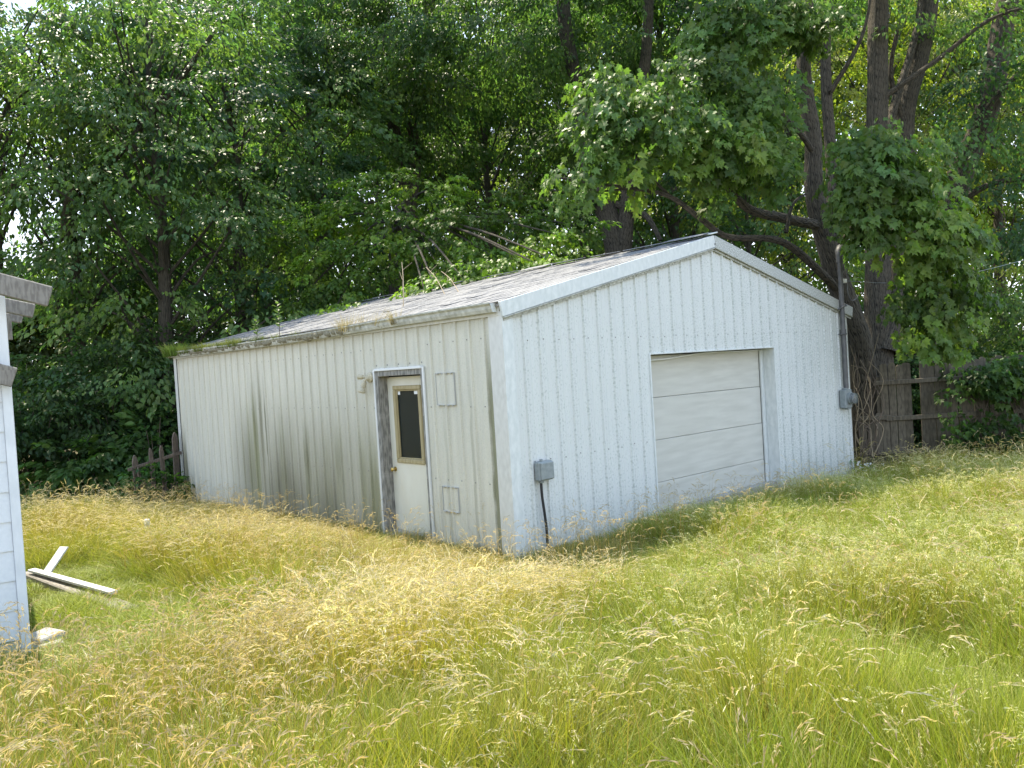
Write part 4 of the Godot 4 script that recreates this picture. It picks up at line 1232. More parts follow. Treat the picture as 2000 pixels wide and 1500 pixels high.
	crown(t, bs, SA, Color(0.95, 1.0, 0.95), 9, 1.1, 0.45, 0.3, Vector3(12.684, 12.643, -8.770))

	# slender pair further back in the middle
	rng.seed = 505
	base = Vector3(10.964, 2.487, -14.922); base.y = 0.0
	t = thing("twin_tree", "pair of slim trunks deep in the wood above the garage's middle", "tree", base)
	limb(t, [base, Vector3(10.233, 7.415, -15.729), Vector3(10.199, 8.982, -15.806), Vector3(10.027, 10.387, -16.003), Vector3(10.151, 12.724, -16.227), Vector3(10.262, 17.036, -16.520)], 0.3, 0.14, "trunk", 9)
	limb(t, [Vector3(10.233, 7.415, -15.729), Vector3(10.390, 9.422, -15.373), Vector3(10.266, 10.566, -15.248), Vector3(10.845, 13.180, -15.065), Vector3(11.539, 16.343, -14.794)], 0.22, 0.12, "limb", 9)
	bs = []
	for q in [Vector4(9.23, 12.17, -14.62, 1.1), Vector4(9.01, 13.50, -14.86, 1.1), Vector4(9.65, 11.24, -14.47, 0.9), Vector4(10.33, 12.50, -13.89, 1.0), Vector4(9.57, 10.07, -15.06, 0.5)]: bs.append([Vector3(q.x, q.y, q.z), q.w])
	for i in 44: bs.append([Vector3(10.866, 13.523, -15.056) + Vector3(rf(-4.6, 4.6), rf(-3.6, 4.0), rf(-4.0, 4.0)), rf(0.8, 1.4)])
	crown(t, bs, SA, tint, 9, 1.15, 0.45, 0.3, Vector3(10.565, 12.949, -15.585))

	# low leafy limbs that hang on the roof
	rng.seed = 506
	base = Vector3(6.390, 3.330, -11.672); base.y = 0.0
	t = thing("roof_edge_tree", "bushy maple whose low layered boughs rest on the middle of the garage roof", "tree", base)
	limb(t, [base, Vector3(6.476, 4.947, -11.369), Vector3(6.534, 6.015, -11.212), Vector3(6.839, 7.001, -11.233)], 0.2, 0.09, "trunk", 9)
	bs = []
	for q in [Vector4(4.12, 5.82, -11.11, 0.55), Vector4(3.78, 5.64, -11.27, 0.35), Vector4(4.45, 6.02, -10.67, 0.55), Vector4(4.83, 6.23, -10.33, 0.6), Vector4(4.11, 5.01, -10.69, 0.55), Vector4(3.61, 4.52, -10.85, 0.45), Vector4(4.47, 5.18, -10.09, 0.6), Vector4(4.82, 5.35, -9.51, 0.6), Vector4(4.48, 4.50, -9.52, 0.5), Vector4(3.95, 4.22, -10.27, 0.5), Vector4(4.91, 4.78, -8.86, 0.55), Vector4(5.16, 5.07, -8.37, 0.6), Vector4(5.38, 5.79, -9.01, 0.6), Vector4(5.28, 6.27, -9.66, 0.6), Vector4(5.66, 5.55, -8.21, 0.6), Vector4(5.03, 4.50, -7.67, 0.5), Vector4(5.46, 4.81, -7.28, 0.6), Vector4(5.08, 4.13, -6.53, 0.45), Vector4(5.42, 4.43, -6.23, 0.5), Vector4(5.88, 4.65, -6.08, 0.5), Vector4(6.21, 4.73, -5.78, 0.45), Vector4(6.69, 4.90, -5.63, 0.4), Vector4(6.14, 5.46, -7.50, 0.6), Vector4(7.01, 5.48, -7.24, 0.6), Vector4(3.30, 3.91, -10.85, 0.35), Vector4(3.97, 4.00, -9.43, 0.4), Vector4(5.35, 6.87, -10.15, 0.7), Vector4(6.23, 6.49, -9.06, 0.7), Vector4(7.14, 6.29, -8.23, 0.7), Vector4(7.98, 5.79, -7.18, 0.6), Vector4(8.30, 5.30, -6.33, 0.5), Vector4(3.23, 3.56, -7.66, 0.36), Vector4(3.17, 3.56, -8.79, 0.34), Vector4(3.65, 3.70, -5.92, 0.40), Vector4(4.05, 3.82, -5.16, 0.38), Vector4(4.49, 3.94, -4.62, 0.36), Vector4(4.92, 4.03, -3.96, 0.32), Vector4(5.28, 4.14, -3.64, 0.28), Vector4(3.06, 3.41, -9.97, 0.36), Vector4(3.62, 3.62, -6.22, 0.30), Vector4(3.49, 3.54, -6.74, 0.26), Vector4(3.67, 3.59, -5.64, 0.30), Vector4(3.96, 3.73, -5.37, 0.30), Vector4(4.13, 3.73, -4.81, 0.26), Vector4(4.42, 3.83, -4.55, 0.28), Vector4(4.78, 3.96, -4.23, 0.26), Vector4(4.13, 3.98, -6.03, 0.4), Vector4(4.59, 4.15, -5.62, 0.4), Vector4(5.12, 4.25, -5.14, 0.4), Vector4(3.59, 5.51, -11.71, 0.35), Vector4(3.28, 3.74, -10.33, 0.35), Vector4(3.40, 3.53, -9.40, 0.30)]: bs.append([Vector3(q.x, q.y, q.z), q.w])
	for k in range(0, bs.size(), 3): limb(t, [Vector3(6.584, 6.011, -11.166), Vector3(6.584, 6.011, -11.166).lerp(bs[k][0], 0.5) + Vector3(0, 0.3, 0), bs[k][0]], 0.045, 0.012, "limb", 6)
	crown(t, bs, SA2(), Color(1.3, 1.25, 1.0), 15, 0.72, 0.42, 0.2, Vector3(6.584, 6.011, -11.166))

	# the wood behind
	var wood := [
		# px, depth, height, radius, crown radius, low, boughs, tint, leaves, label
		[Vector3(-1.671, 3.075, -16.985), 13.0, 0.24, 3.4, 0.64, 34, tint, SA, "tall tree at the left edge with sky showing under its crown"],
		[Vector3(0.241, 3.015, -17.271), 12.5, 0.30, 2.6, 0.40, 34, Color(0.9, 0.95, 1.0), SA, "dark tree left of the garage with a long limb leaning right"],
		[Vector3(1.431, 2.814, -14.150), 13.0, 0.28, 3.6, 0.08, 50, tint, SA, "leafy tree rising behind the garage's far left corner"],
		[Vector3(4.139, 2.790, -15.741), 14.0, 0.30, 3.8, 0.08, 52, Color(0.85, 0.92, 0.95), SD, "dense dark tree behind the weedy end of the roof"],
		[Vector3(7.395, 2.719, -16.830), 16.0, 0.30, 3.9, 0.12, 50, Color(1.0, 1.0, 0.9), SA, "tall tree with a pale crown below the blue patch of sky"],
		[Vector3(14.905, 2.427, -16.741), 18.0, 0.30, 4.4, 0.10, 52, tint, SA, "rounded tree deep behind the middle of the roof"],
		[Vector3(16.708, 2.005, -9.670), 17.0, 0.28, 3.8, 0.08, 50, Color(0.9, 0.95, 0.9), SD, "dense tree straight behind the roof peak"],
		[Vector3(15.915, 1.869, -6.328), 9.0, 0.20, 3.0, 0.10, 34, tint, SA, "shorter tree between the roof peak and the near maple"],
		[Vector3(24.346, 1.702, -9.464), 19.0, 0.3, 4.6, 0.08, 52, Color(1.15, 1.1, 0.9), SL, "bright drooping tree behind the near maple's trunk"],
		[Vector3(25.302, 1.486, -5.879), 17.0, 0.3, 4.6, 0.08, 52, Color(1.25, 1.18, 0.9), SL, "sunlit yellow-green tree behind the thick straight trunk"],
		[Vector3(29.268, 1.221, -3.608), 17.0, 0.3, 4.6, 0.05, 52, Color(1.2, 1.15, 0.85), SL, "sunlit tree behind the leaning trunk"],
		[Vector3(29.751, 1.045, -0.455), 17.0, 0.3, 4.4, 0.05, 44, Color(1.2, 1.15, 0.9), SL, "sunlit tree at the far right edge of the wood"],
		[Vector3(6.564, 3.262, -27.079), 13.0, 0.3, 4.6, 0.05, 46, Color(0.85, 0.92, 0.85), SA, "low wide tree far back under the gap of sky"],
		[Vector3(15.053, 2.820, -24.739), 21.0, 0.34, 5.2, 0.05, 56, Color(0.85, 0.92, 0.85), SA, "broad tree far back above the garage door side"],
		[Vector3(23.553, 2.242, -19.678), 22.0, 0.34, 5.4, 0.05, 58, Color(0.9, 0.92, 0.85), SL, "high pale tree far back behind the forked trunk"],
		[Vector3(28.843, 1.865, -16.197), 22.0, 0.34, 5.4, 0.05, 58, tint, SL, "high tree far back behind the roof peak"],
		[Vector3(9.687, 3.338, -31.002), 20.0, 0.34, 5.2, 0.05, 54, Color(0.85, 0.92, 0.85), SA, "broad tree far back over the weedy roof end"],
		[Vector3(-4.169, 3.555, -24.692), 15.0, 0.3, 4.2, 0.08, 44, tint, SA, "tree standing just beyond the white house"]]
	var sd := 600
	for w in wood:
		sd += 1
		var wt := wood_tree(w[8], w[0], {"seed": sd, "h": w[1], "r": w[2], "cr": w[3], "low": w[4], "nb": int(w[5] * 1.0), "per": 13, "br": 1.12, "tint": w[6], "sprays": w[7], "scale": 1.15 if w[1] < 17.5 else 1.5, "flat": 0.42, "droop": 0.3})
		if w[8].begins_with("dark tree left"):   # its long limb that leans right
			limb(wt, [Vector3(-0.057, 6.094, -16.819), Vector3(0.052, 7.254, -16.347), Vector3(0.470, 7.518, -15.702), Vector3(0.887, 8.075, -15.067), Vector3(1.278, 8.659, -14.456), Vector3(1.927, 9.603, -13.620), Vector3(2.604, 10.763, -12.766)], 0.13, 0.05)
			limb(wt, [Vector3(0.887, 8.075, -15.067), Vector3(1.125, 8.479, -14.591), Vector3(1.587, 9.601, -14.336), Vector3(2.000, 11.102, -14.138)], 0.06, 0.03)
	# undergrowth
	rng.seed = 700
	var sh := [
		[Vector3(-1.835, 0.666, -13.682), 1.5, 3.2, 40, Color(0.50, 0.56, 0.55), "dark bushy undergrowth just right of the white house"],
		[Vector3(0.065, 0.684, -13.304), 1.8, 4.2, 44, Color(0.50, 0.56, 0.55), "tall dark bush at the left of the garage"],
		[Vector3(2.983, 1.120, -15.393), 2.4, 5.0, 50, Color(0.50, 0.56, 0.55), "dark bush hidden behind the garage's weedy roof end"],
		[Vector3(11.760, 1.349, -12.810), 3.4, 5.4, 60, Color(0.8, 0.88, 0.8), "shaded bush behind the middle of the roof"],
		[Vector3(7.914, 1.964, -14.981), 2.2, 5.0, 50, Color(0.8, 0.88, 0.8), "shaded bush just over the roof's far half"],
		[Vector3(13.435, 1.092, -5.860), 2.6, 4.6, 50, Color(1.0, 1.0, 0.85), "bush behind the right slope of the roof"],
		[Vector3(13.741, 0.493, -2.857), 1.6, 3.4, 40, Color(0.8, 0.9, 0.85), "shaded bush behind the mast"],
		[Vector3(15.282, 0.362, -0.770), 1.9, 3.0, 46, Color(0.5, 0.55, 0.5), "dark bush behind the board fence"],
		[Vector3(18.105, 0.129, 0.457), 2.0, 4.4, 50, Color(1.15, 1.1, 0.9), "lighter bush behind the fence at the right edge"]]
	for q in sh:
		sd += 1
		shrub("bush", q[5], "bush", q[0], q[1], q[2], q[3], SA, q[4], sd, {"br": 0.75, "per": 9, "scale": 0.95})
	# far edge of the wood, one mass
	rng.seed = 720
	var xs := []
	var cs := []
	for i in 7000:
		var a := rf(-42, 42)
		var d := rf(46, 58)
		var dir := Vector3(0.674, 0, -0.739).rotated(Vector3.UP, -deg_to_rad(a))
		var hmax := (24.0 if a > -6.0 else 28.0) + 4.0 * sin(a * 0.35) + 2.0 * sin(a * 1.1)
		if a < -25: hmax = 9.0
		if a > -17 and a < -13: hmax = 19.0
		var p := Vector3(-5.746, 0, 6.4) + dir * d + Vector3(0, hmax * sqrt(rng.randf()), 0)
		xs.append(Transform3D(Basis.from_euler(Vector3(rf(-0.4, 0.4), rf(0, TAU), rf(-0.6, 0.2))) * Basis.from_scale(Vector3.ONE * rf(2.4, 3.6)), p))
		var b := rf(0.7, 1.2)
		b *= 0.55 if a < 8.0 else 0.9
		cs.append(Color(b, b, b))
	var far := scatter("treeline", SL[0], M.leaf, xs, cs, self)
	tag(far, "distant treeline closing off the wood", "treeline", "", "stuff")

func SA2() -> Array:
	var r := []
	for i in 4: r.append(spray(140 + i, 26, 0.85, 0.36, 0.150, MAPLE, Color(0.105, 0.185, 0.040), 0.3))
	return r

# ---------------------------------------------------------------- small plants
# leaves built one by one on the near side of a plant
func single_leaves(t: Node3D, centres: Array, reach: float, n: int, form: Array, size: float, col: Color) -> void:
	var lm := []
	for i in 4:
		var st := begin()
		var b := rf(0.8, 1.25)
		st.set_color(Color(col.r * b, col.g * b, col.b * b))
		leaf(st, Vector3.ZERO, Vector3(0, 0, 1), Vector3(rf(-0.3, 0.3), 1, 0), size * rf(0.9, 1.15), form, rf(0.1, 0.3))
		lm.append(done(st))
	for i in n:
		var c: Vector3 = centres[rng.randi() % centres.size()]
		var tc := (Vector3(-5.746, 2.064, 6.40) - c).normalized()
		var p := c + (Vector3(rng.randfn(), rng.randfn(), rng.randfn()).normalized() + tc).normalized() * reach
		var z := Vector3(rf(-1, 1), rf(-0.9, 0.1), rf(-1, 1)).normalized()
		var y := (Vector3.UP + tc * 0.6 + Vector3(rf(-0.5, 0.5), 0, rf(-0.5, 0.5))).normalized()
		var x := y.cross(z).normalized()
		placed_part("leaf", lm[i % 4], M.leaf, t, Transform3D(Basis(x, z.cross(x), z), p))

func build_plants() -> void:
	var big := []
	for i in 3: big.append(spray(200 + i, 16, 0.60, 0.34, 0.20, OVATE, Color(0.085, 0.165, 0.045), 0.25))
	var vine := []
	for i in 3: vine.append(spray(210 + i, 14, 0.55, 0.30, 0.16, MAPLE, Color(0.075, 0.140, 0.035), 0.25))
	var sd := 800
	for q in [[Vector3(-1.455, 0.401, -11.568), 0.75, 1.05, 26, "broad-leaved shrub in the sunny grass nearest the white house"], [Vector3(-0.678, 0.357, -11.400), 0.7, 1.35, 26, "broad-leaved shrub left of the broken picket fence"], [Vector3(-0.113, 0.577, -10.891), 0.5, 2.0, 22, "taller broad-leaved shrub behind the pickets"]]:
		sd += 1
		shrub("broadleaf_shrub", q[4], "shrub", q[0], q[1], q[2], q[3], big, Color(1, 1, 1), sd, {"br": 0.32, "per": 5, "scale": 0.75, "singles": 45})
	shrub("fence_weed", "small leafy weed at the foot of the pickets", "weed", Vector3(-0.337, 0.074, -9.457), 0.25, 0.55, 9, big, Color(1.1, 1.1, 0.8), 850, {"br": 0.16, "per": 4, "scale": 0.42})
	shrub("fence_weed", "leafy weed growing between the two tallest pickets", "weed", Vector3(-0.555, 0.406, -9.394), 0.25, 0.9, 9, big, Color(0.9, 1, 0.9), 851, {"br": 0.18, "per": 4, "scale": 0.45})
	shrub("fence_weed", "weed spreading in front of the leftmost picket", "weed", Vector3(-1.022, 0.277, -9.410), 0.3, 0.45, 8, big, Color(1.0, 1, 0.9), 852, {"br": 0.16, "per": 4, "scale": 0.42})
	# vines on the board fence
	rng.seed = 860
	var f0 := Vector3(9.422, 0.841, -0.443)
	f0.y = 0.0
	var r := Vector3(0.737, 0, 0.674)
	var nz := Vector3(-0.674, 0, 0.737)
	var k := 0
	for q in [[2.35, 1.45, 0.45, 0.30, 16, "dark vine mounded over the top of the board fence"], [3.15, 1.5, 0.6, 0.32, 22, "thick vine over the fence top near the right edge"], [2.6, 0.45, 0.7, 0.3, 9, "vine sprawling over the middle of the fence boards"], [1.75, 0.40, 0.35, 0.25, 7, "young vine climbing the lower fence left of the sprawling one"], [3.9, 0.6, 0.5, 0.5, 12, "vine covering the fence at the right edge"]]:
		k += 1
		var c: Vector3 = f0 + r * q[0] + nz * 0.14
		var t := thing("vine", q[5], "vine", Vector3(c.x, 0, c.z))
		var st := SurfaceTool.new()
		st.begin(Mesh.PRIMITIVE_TRIANGLES)
		var xs := [[], [], []]
		var cs := [[], [], []]
		for i in q[4]:
			var p: Vector3 = c + r * rng.randfn() * q[2] * 0.6 + Vector3(0, q[1] + rng.randfn() * q[3] * 0.5, 0) + nz * rf(0.0, 0.16)
			if i % 3 == 0:
				var s: Vector3 = c + r * rf(-0.3, 0.3)
				var cv := curve([s, s.lerp(p, 0.5) + nz * 0.06 + Vector3(0, 0.1, 0), p], 4)
				tube(st, cv, taper(cv.size(), 0.011, 0.005), 5)
			bough(xs, cs, p, c + Vector3(0, q[1], 0) - nz * 0.4, 0.22, 3, 0.72, Color(0.95, 1, 1), 0.7, 0.5)
		part("stem", st.commit(), M.twig, t)
		for i in 3: if xs[i].size(): scatter("foliage", vine[i], M.leaf, xs[i], cs[i], t)
		var centres := []
		for i in 3:
			for x in xs[i]: centres.append((x as Transform3D).origin)
		single_leaves(t, centres, 0.20, 45, MAPLE, 0.105, Color(0.085, 0.155, 0.04))
	# dry tangled stems between the wall and the fence
	var dv := thing("dry_creeper", "tangle of dry brown creeper stems beside the meter", "creeper", Vector3(9.166, -0.104, -0.243))
	for i in 16:
		var a := Vector3(9.064, 0.102, -0.207) + Vector3(rf(-0.15, 0.25), 0, rf(-0.1, 0.2))
		a.y = 0.0
		var pts := [a]
		for j in 4: pts.append(a + Vector3(rf(-0.22, 0.22), 0.5 * (j + 1) * rf(0.8, 1.15), rf(-0.22, 0.22)))
		var cv := curve(pts, 4)
		part("stem", tube_mesh(cv, taper(cv.size(), 0.011, 0.004), 5), M.dry_twig if i % 2 else M.twig, dv)
	# white-flowered weed at the right corner
	var fw := shrub("flowering_weed", "pale flowering weed at the foot of the garage's right corner", "weed", Vector3(8.303, -0.212, 0.056), 0.28, 0.55, 12, big, Color(1, 1.05, 1.1), 870, {"br": 0.15, "per": 4, "scale": 0.35})
	rng.seed = 871
	var st := begin()
	for i in 40:
		var p := fw.position + Vector3(rng.randfn() * 0.16, rf(0.15, 0.42), rng.randfn() * 0.16)
		for j in 4: diamond(st, p, Vector3(rf(-1, 1), rf(-0.2, 0.7), rf(-1, 1)).normalized(), 0.045, 0.03)
	part("flower", done(st), M.flower, fw).set_meta("kind", "stuff")
	# weeds growing out of the gutter
	rng.seed = 880
	var gt := []
	for i in 3: gt.append(green_tuft(300 + i, 26, 0.15, 0.07, 0.006, Color(0.10, 0.13, 0.035), Color(0.20, 0.24, 0.06), 0.7))
	var dt := green_tuft(305, 30, 0.26, 0.08, 0.0045, Color(0.30, 0.25, 0.14), Color(0.42, 0.37, 0.22), 0.9)
	var xs := [[], [], [], []]
	var cs := [[], [], [], []]
	for i in 150:
		var z := -4.4 - pow(rng.randf(), 0.7) * 5.3
		var k2 := rng.randi() % 3
		var s := rf(0.7, 1.35) * (1.0 if z < -6.0 else 0.75)
		xs[k2].append(Transform3D(Basis(Vector3.UP, rf(0, TAU)) * Basis.from_scale(Vector3.ONE * s), Vector3(-0.085 + rf(-0.03, 0.05), 2.735, z)))
		cs[k2].append(Color(1, 1, 1) * rf(0.8, 1.2))
	for i in 22:
		xs[i % 3].append(Transform3D(Basis(Vector3.UP, rf(0, TAU)) * Basis.from_scale(Vector3.ONE * rf(1.3, 2.1)), Vector3(-0.085 + rf(-0.04, 0.04), 2.74, -L + rf(-0.08, 0.55))))
		cs[i % 3].append(Color(1.1, 1.35, 0.8))
	for i in 26:
		var z := rf(-3.31, -1.72) if i < 17 else -L - rf(-0.1, 0.12)
		xs[3].append(Transform3D(Basis(Vector3.UP, rf(0, TAU)) * Basis(Vector3.BACK, rf(-0.2, 0.6)) * Basis.from_scale(Vector3.ONE * rf(0.7, 1.3)), Vector3(-0.095 + rf(-0.03, 0.03), 2.72, z)))
		cs[3].append(Color(1, 1, 1) * rf(0.8, 1.2))
	var gw := thing("gutter_weeds", "grass and moss growing along the garage gutter", "weeds", Vector3(-0.085, 2.73, -6.0))
	tag(gw, "", "", "", "stuff")
	for i in 4: scatter("tuft", gt[i] if i < 3 else dt, M.grass, xs[i], cs[i], gw)
	# two taller weeds in the gutter
	for q in [[Vector3(0, 0, -5.02), 0.56, "tall leafy weed standing in the gutter, the taller of two"], [Vector3(0, 0, -5.81), 0.34, "short narrow-leaved weed in the gutter left of the taller one"]]:
		var wb := Vector3(-0.085, 2.74, (q[0] as Vector3).z)
		var tw := thing("gutter_weed", q[2], "weed", wb)
		var hh: float = q[1]
		part("stem", tube_mesh([wb, wb + Vector3(0.01, hh * 0.5, 0.01), wb + Vector3(-0.01, hh, 0.0)], [0.006, 0.005, 0.003], 5), M.twig, tw)
		var ls := begin()
		for i in 16:
			var f := 0.25 + 0.75 * i / 16.0
			var a := i * 2.4
			var b := rf(0.8, 1.2)
			ls.set_color(Color(0.13 * b, 0.19 * b, 0.07 * b))
			leaf(ls, wb + Vector3(0, hh * f, 0), Vector3(cos(a), 0.5 + f * 0.4, sin(a)), Vector3.UP, 0.12 * (1.15 - 0.5 * f), OVATE)
		var lf := part("foliage", done(ls), M.leaf, tw)
		lf.set_meta("kind", "stuff")
	# thin dry stalks that stand on the roof
	for q in [[Vector3(1.137, 2.904, -3.455), Vector3(1.577, 3.826, -4.028), "thin bare stalk rising from the gutter left of the others"], [Vector3(2.081, 3.151, -3.549), Vector3(2.576, 3.880, -4.743), "bare dry branch leaning left on the roof"], [Vector3(2.001, 3.119, -3.079), Vector3(2.644, 3.768, -4.407), "bare dry branch on the roof, right of two that lean left"]]:
		var tw := thing("dry_branch", q[2], "branch", q[0])
		var m: Vector3 = (q[0] as Vector3).lerp(q[1], 0.55) + Vector3(0.02, 0.06, 0.0)
		part("stem", tube_mesh(curve([q[0], m, q[1]], 4), taper(9, 0.010, 0.005), 5), M.dry_twig, tw)
		for i in 3:
			var p: Vector3 = (q[0] as Vector3).lerp(q[1], 0.5 + 0.17 * i)
			part("twig", tube_mesh([p, p + Vector3(rf(-0.15, 0.15), rf(0.06, 0.16), rf(-0.15, 0.15))], [0.005, 0.003], 4), M.dry_twig, tw)

# ---------------------------------------------------------------- the meadow
func build_grass() -> void:
	rng.seed = 900
	var G0 := Color(0.100, 0.140, 0.016)
	var G1 := Color(0.340, 0.355, 0.045)
	var Y0 := Color(0.21, 0.20, 0.032)
	var Y1 := Color(0.48, 0.42, 0.130)
	var H := Color(0.66, 0.59, 0.38)
	var greens := []
	var straws := []
	var fluffs := []
	var falls := []
	var arcs := []
	for i in 4: arcs.append(fallen_tuft(450 + i, 4, 0.85, Color(0.36, 0.31, 0.07), Color(0.62, 0.55, 0.22)))
	for i in 4: greens.append(green_tuft(400 + i, 46, 0.55, 0.15, [0.0062, 0.0075, 0.0062, 0.0095][i], G0, G1, [0.35, 0.5, 0.3, 0.7][i], 0.25, Y1))
	for i in 4: straws.append(seed_tuft(410 + i, 7, 0.58, 0.17, Y0, Y1, H, 11, 0.25, 0.65))
	for i in 3: fluffs.append(seed_tuft(420 + i, 11, 0.48, 0.15, G0 * 1.3, Color(0.46, 0.46, 0.16), Color(0.60, 0.60, 0.30), 20, 1.2, 0.25))
	for i in 3: falls.append(fallen_tuft(430 + i, 34, 0.6, Y0, Y1))
	var tall := []
	for i in 2: tall.append(seed_tuft(440 + i, 8, 0.72, 0.10, Color(0.22, 0.17, 0.05), Color(0.40, 0.30, 0.11), Color(0.48, 0.38, 0.21), 12, 0.25, 0.3))
	var sets := {"g": greens, "s": straws, "f": fluffs, "l": falls, "t": tall, "a": arcs}
	var X := {}
	var C := {}
	for s in sets:
		X[s] = []; C[s] = []
		for i in sets[s].size():
			X[s].append([]); C[s].append([])
	var nz := noise(0.35, 91, 3)
	var nz2 := noise(0.9, 92, 2)
	var cam := Vector3(-5.746, 0, 6.40)
	var fw := Vector3(0.674, 0, -0.739)
	var rt := Vector3(0.739, 0, 0.674)
	var put := func(s: String, p: Vector3, sc: Vector3, col: Color, yaw: float, tilt: float):
		var k := rng.randi() % (sets[s] as Array).size()
		X[s][k].append(Transform3D(Basis(Vector3.UP, yaw) * Basis(Vector3.RIGHT, tilt) * Basis.from_scale(sc), p))
		C[s][k].append(col)
	var tries := 0
	var n := 0
	while tries < 30000:
		tries += 1
		# denser towards the eye, as a step away from the camera would still want
		var d := 1.1 + 18.0 * pow(rng.randf(), 1.35)
		var lat := rf(-0.74, 0.74) * (d + 0.8)
		if rng.randf() > (d + 0.8) / 19.0 * 2.2 + 0.10: continue
		var p := cam + fw * d + rt * lat
		if p.x > -0.03 and p.x < W + 0.03 and p.z < 0.03 and p.z > -L - 0.05: continue
		var hv := p - Vector3(-4.47, 0, -0.6)
		var hu := hv.dot(Vector3(0.985, 0, 0.174))
		if hu < 0.03 and hv.dot(Vector3(-0.174, 0, 0.985)) < 0.03 and hu > -3.7: continue
		if p.x > W and p.z < 1.0: 
			if rng.randf() < 0.4: continue
		if p.z < -12.4 or (p.x > 0 and p.z < -L): continue
		var fo := Vector3(9.422, 0.841, -0.443)
		if (p - fo).dot(Vector3(0.674, 0, -0.737)) > -0.15: continue
		p.y = ground_y(p.x, p.z)
		var a := nz.get_noise_2d(p.x, p.z)
		var b := nz2.get_noise_2d(p.x, p.z)
		# near the walls the grass is shorter
		var off := Vector2(maxf(maxf(-p.x, p.x - W), 0.0), maxf(p.z, 0.0)).length()
		var wall := smoothstep(0.1, 2.6, off) if p.x < 1.2 else smoothstep(-0.7, 1.6, off)
		var hs := lerpf(0.22, 0.92, wall) * (1.0 + 0.75 * a + 0.4 * b)
		# how straw-coloured this place is: most in the middle left, least at the right
		var sx := lat / d
		var dry := 0.36 - 0.42 * smoothstep(0.0, 0.45, sx) - 0.30 * smoothstep(0.0, 1.0, (3.4 - d) / 1.6) + 1.1 * a + 0.4 * b
		dry += 0.50 * (1.0 - smoothstep(0.3, 2.1, Vector2(p.x + 2.5, p.z - 1.4).length()))
		dry += 0.4 * (1.0 - smoothstep(0.0, 1.6, Vector2(p.x + 1.1, p.z + 0.9).length()))
		hs *= lerpf(0.42, 1.0, smoothstep(0.6, 3.0, Vector2(p.x + 0.5, p.z - 0.6).length()))
		if d > 9.0 and sx < -0.2: dry += 0.4
		var bare := (1.0 - smoothstep(0.0, 0.7, maxf(absf(p.x + 3.95) - 0.75, 0.0))) * (1.0 - smoothstep(0.0, 0.8, maxf(absf(p.z + 1.5) - 2.3, 0.0)))
		dry -= 0.9 * bare
		hs *= lerpf(1.0, 0.24, bare)
		dry = clampf(dry, 0.0, 1.0)
		var tone := 1.0 + 0.22 * b + rf(-0.12, 0.12)
		var gcol := Color(lerpf(0.85, 1.12, dry) * tone, lerpf(1.0, 1.02, dry) * tone, lerpf(0.9, 1.2, dry) * tone)
		var yaw := rf(0, TAU)
		put.call("g", p, Vector3(rf(0.9, 1.3), hs * rf(0.8, 1.15) * lerpf(1.05, 0.8, dry), rf(0.9, 1.3)), gcol, yaw, rf(-0.12, 0.12))
		n += 1
		var scol := Color(tone, tone * rf(0.94, 1.0), tone * rf(0.9, 1.05))
		if rng.randf() < (0.04 + 0.62 * smoothstep(0.3, 0.9, dry)) * (1.0 - 0.9 * bare):
			put.call("s", p + Vector3(rf(-0.1, 0.1), 0, rf(-0.1, 0.1)), Vector3(1.1, hs * rf(0.75, 1.15), 1.1), scol, rf(0, TAU), rf(-0.18, 0.18))
		var flz := smoothstep(0.05, 0.35, sx) * smoothstep(3.0, 5.0, d) * (0.5 + 0.9 * b)
		if rng.randf() < (flz * 0.55 + 0.03) * (1.0 - bare):
			put.call("f", p + Vector3(rf(-0.1, 0.1), 0, rf(-0.1, 0.1)), Vector3(1.1, hs * rf(0.75, 1.1), 1.1), Color(1, 1, 1) * tone, rf(0, TAU), rf(-0.1, 0.1))
		if rng.randf() < 0.30 * dry or (wall < 0.9 and p.z < 0.3 and p.x < 0 and rng.randf() < 0.5):
			put.call("l", p, Vector3(1.0, rf(0.5, 0.9), 1.0), scol, rf(-0.9, 0.9) + (PI if b > 0.15 else 0.2), 0.0)
		if rng.randf() < 0.10 * (1.0 - bare):
			put.call("a", p, Vector3(1.0, rf(0.7, 1.1), 1.0) * rf(0.8, 1.2), Color(1, 1, 1) * tone, rf(0, TAU), rf(-0.15, 0.15))
		var tl := 0.02
		if sx < -0.25 and d < 9.0: tl = 0.16
		if wall < 0.75: tl = 0.10
		if rng.randf() < tl * (1.0 - bare):
			put.call("t", p, Vector3(1.0, rf(0.75, 1.05) * lerpf(0.75, 1.0, wall), 1.0), Color(1, 1, 1) * tone, rf(0, TAU), rf(-0.1, 0.1))
	# tall ripe stalks in front of the fence at the right
	for i in 55:
		var p := Vector3(7.597, -0.303, 1.716) + rt * rf(-1.5, 2.2) + fw * rf(-1.4, 1.4)
		p.y = ground_y(p.x, p.z)
		put.call("t", p, Vector3(1.3, rf(0.8, 1.3), 1.3), Color(1.05, 1.15, 0.95), rf(0, TAU), rf(-0.1, 0.1))
	var names := {"g": ["green_grass", "green meadow grass growing over the whole yard"], "s": ["straw_grass", "straw-coloured seeding grass through the yard"], "f": ["feathery_grass", "pale feathery grass heads in front of the garage door"], "l": ["fallen_grass", "dry grass fallen flat near the entry door"], "t": ["tall_grass", "tall reddish seed stalks standing over the meadow"], "a": ["arching_grass", "long pale single stalks arching over the meadow"]}
	for s in names:
		var o := thing(names[s][0], names[s][1], "grass")
		o.set_meta("kind", "stuff")
		for i in sets[s].size():
			if X[s][i].size(): scatter("tuft", sets[s][i], M.grass, X[s][i], C[s][i], o)
	print("grass tufts ", n)

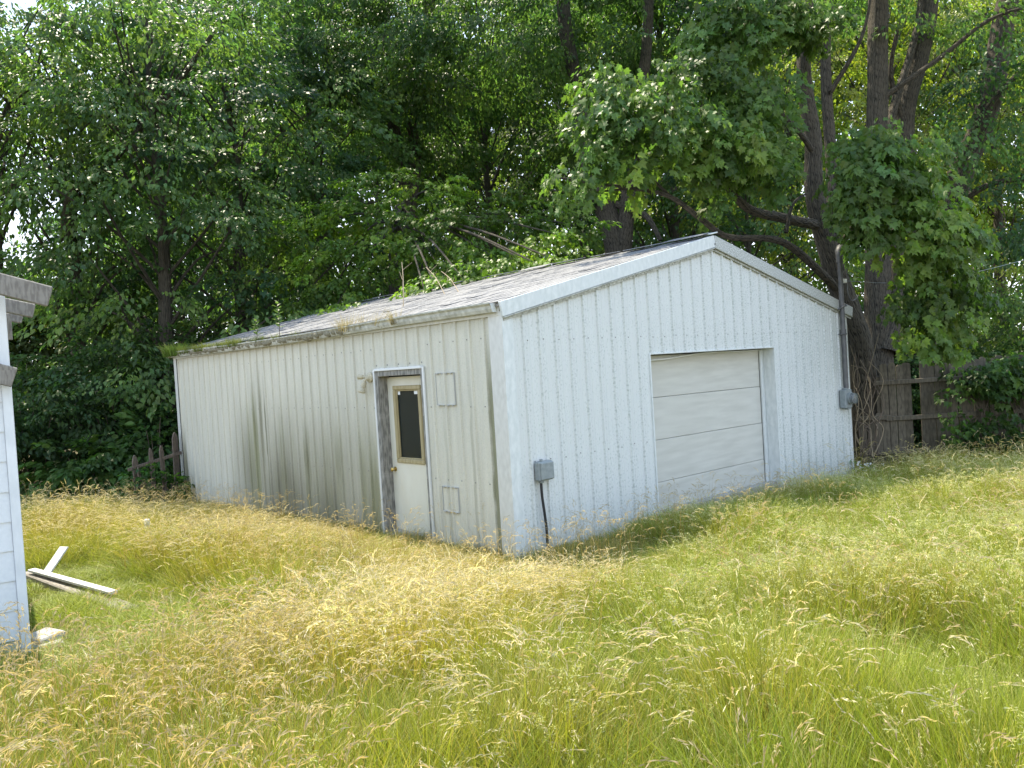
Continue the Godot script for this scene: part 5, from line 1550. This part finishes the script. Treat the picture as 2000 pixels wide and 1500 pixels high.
func build_ground() -> void:
	var st := SurfaceTool.new()
	st.begin(Mesh.PRIMITIVE_TRIANGLES)
	var xs := []
	for v in [-300.0, -120.0, -60.0, -35.0]: xs.append(v)
	var q := -24.0
	while q <= 26.0:
		xs.append(q); q += 0.5
	for v in [36.0, 60.0, 120.0, 300.0]: xs.append(v)
	var at := func(x, z): return Vector3(x, ground_y(x, z) - 0.02, z)
	for i in xs.size() - 1:
		for j in xs.size() - 1:
			var a: Vector3 = at.call(xs[i], xs[j])
			var b: Vector3 = at.call(xs[i + 1], xs[j])
			var c: Vector3 = at.call(xs[i + 1], xs[j + 1])
			var d: Vector3 = at.call(xs[i], xs[j + 1])
			for v in [a, b, c, a, c, d]: st.add_vertex(v)
	st.index()
	st.generate_normals()
	var o := MeshInstance3D.new()
	o.name = "ground"
	o.mesh = st.commit()
	o.material_override = M.ground
	add_child(o)
	tag(o, "earth and thatch under the overgrown grass", "ground", "", "structure")

func _ready() -> void:
	var cam := Camera3D.new()
	cam.name = "camera"
	cam.position = Vector3(-5.746, 2.064, 6.401)
	cam.rotation_degrees = Vector3(-1.211, -42.365, -3.546)
	cam.fov = 51.4
	cam.near = 0.05
	cam.far = 1200.0
	add_child(cam)
	cam.current = true
	var sky := ProceduralSkyMaterial.new()
	sky.sky_top_color = Color(0.60, 0.70, 0.84)
	sky.sky_horizon_color = Color(0.93, 0.945, 0.96)
	sky.sky_curve = 0.22
	sky.ground_bottom_color = Color(0.22, 0.23, 0.14)
	sky.ground_horizon_color = Color(0.60, 0.64, 0.60)
	sky.energy_multiplier = 1.25
	var env := Environment.new()
	env.background_mode = Environment.BG_SKY
	env.sky = Sky.new()
	env.sky.sky_material = sky
	env.tonemap_mode = Environment.TONE_MAPPER_LINEAR
	env.tonemap_exposure = 2.5
	env.sdfgi_enabled = true
	env.ssao_enabled = true
	env.ssil_enabled = true
	var we := WorldEnvironment.new()
	we.name = "world"
	we.environment = env
	add_child(we)
	var sun := DirectionalLight3D.new()
	sun.name = "sun"
	sun.light_energy = 1.45
	sun.light_color = Color(1.0, 0.955, 0.86)
	sun.light_angular_distance = 0.5
	sun.shadow_enabled = true
	add_child(sun)
	# high in the south, behind the garage: it lights the roof and leaves both walls in shade
	var to_sun := Vector3(0.10, tan(deg_to_rad(61.0)), -1.0).normalized()
	sun.look_at_from_position(to_sun * 50.0, Vector3.ZERO)
	make_materials()
	build_ground()
	build_garage()
	build_house()
	build_trees()
	build_fences()
	build_fittings()
	build_plants()
	build_grass()
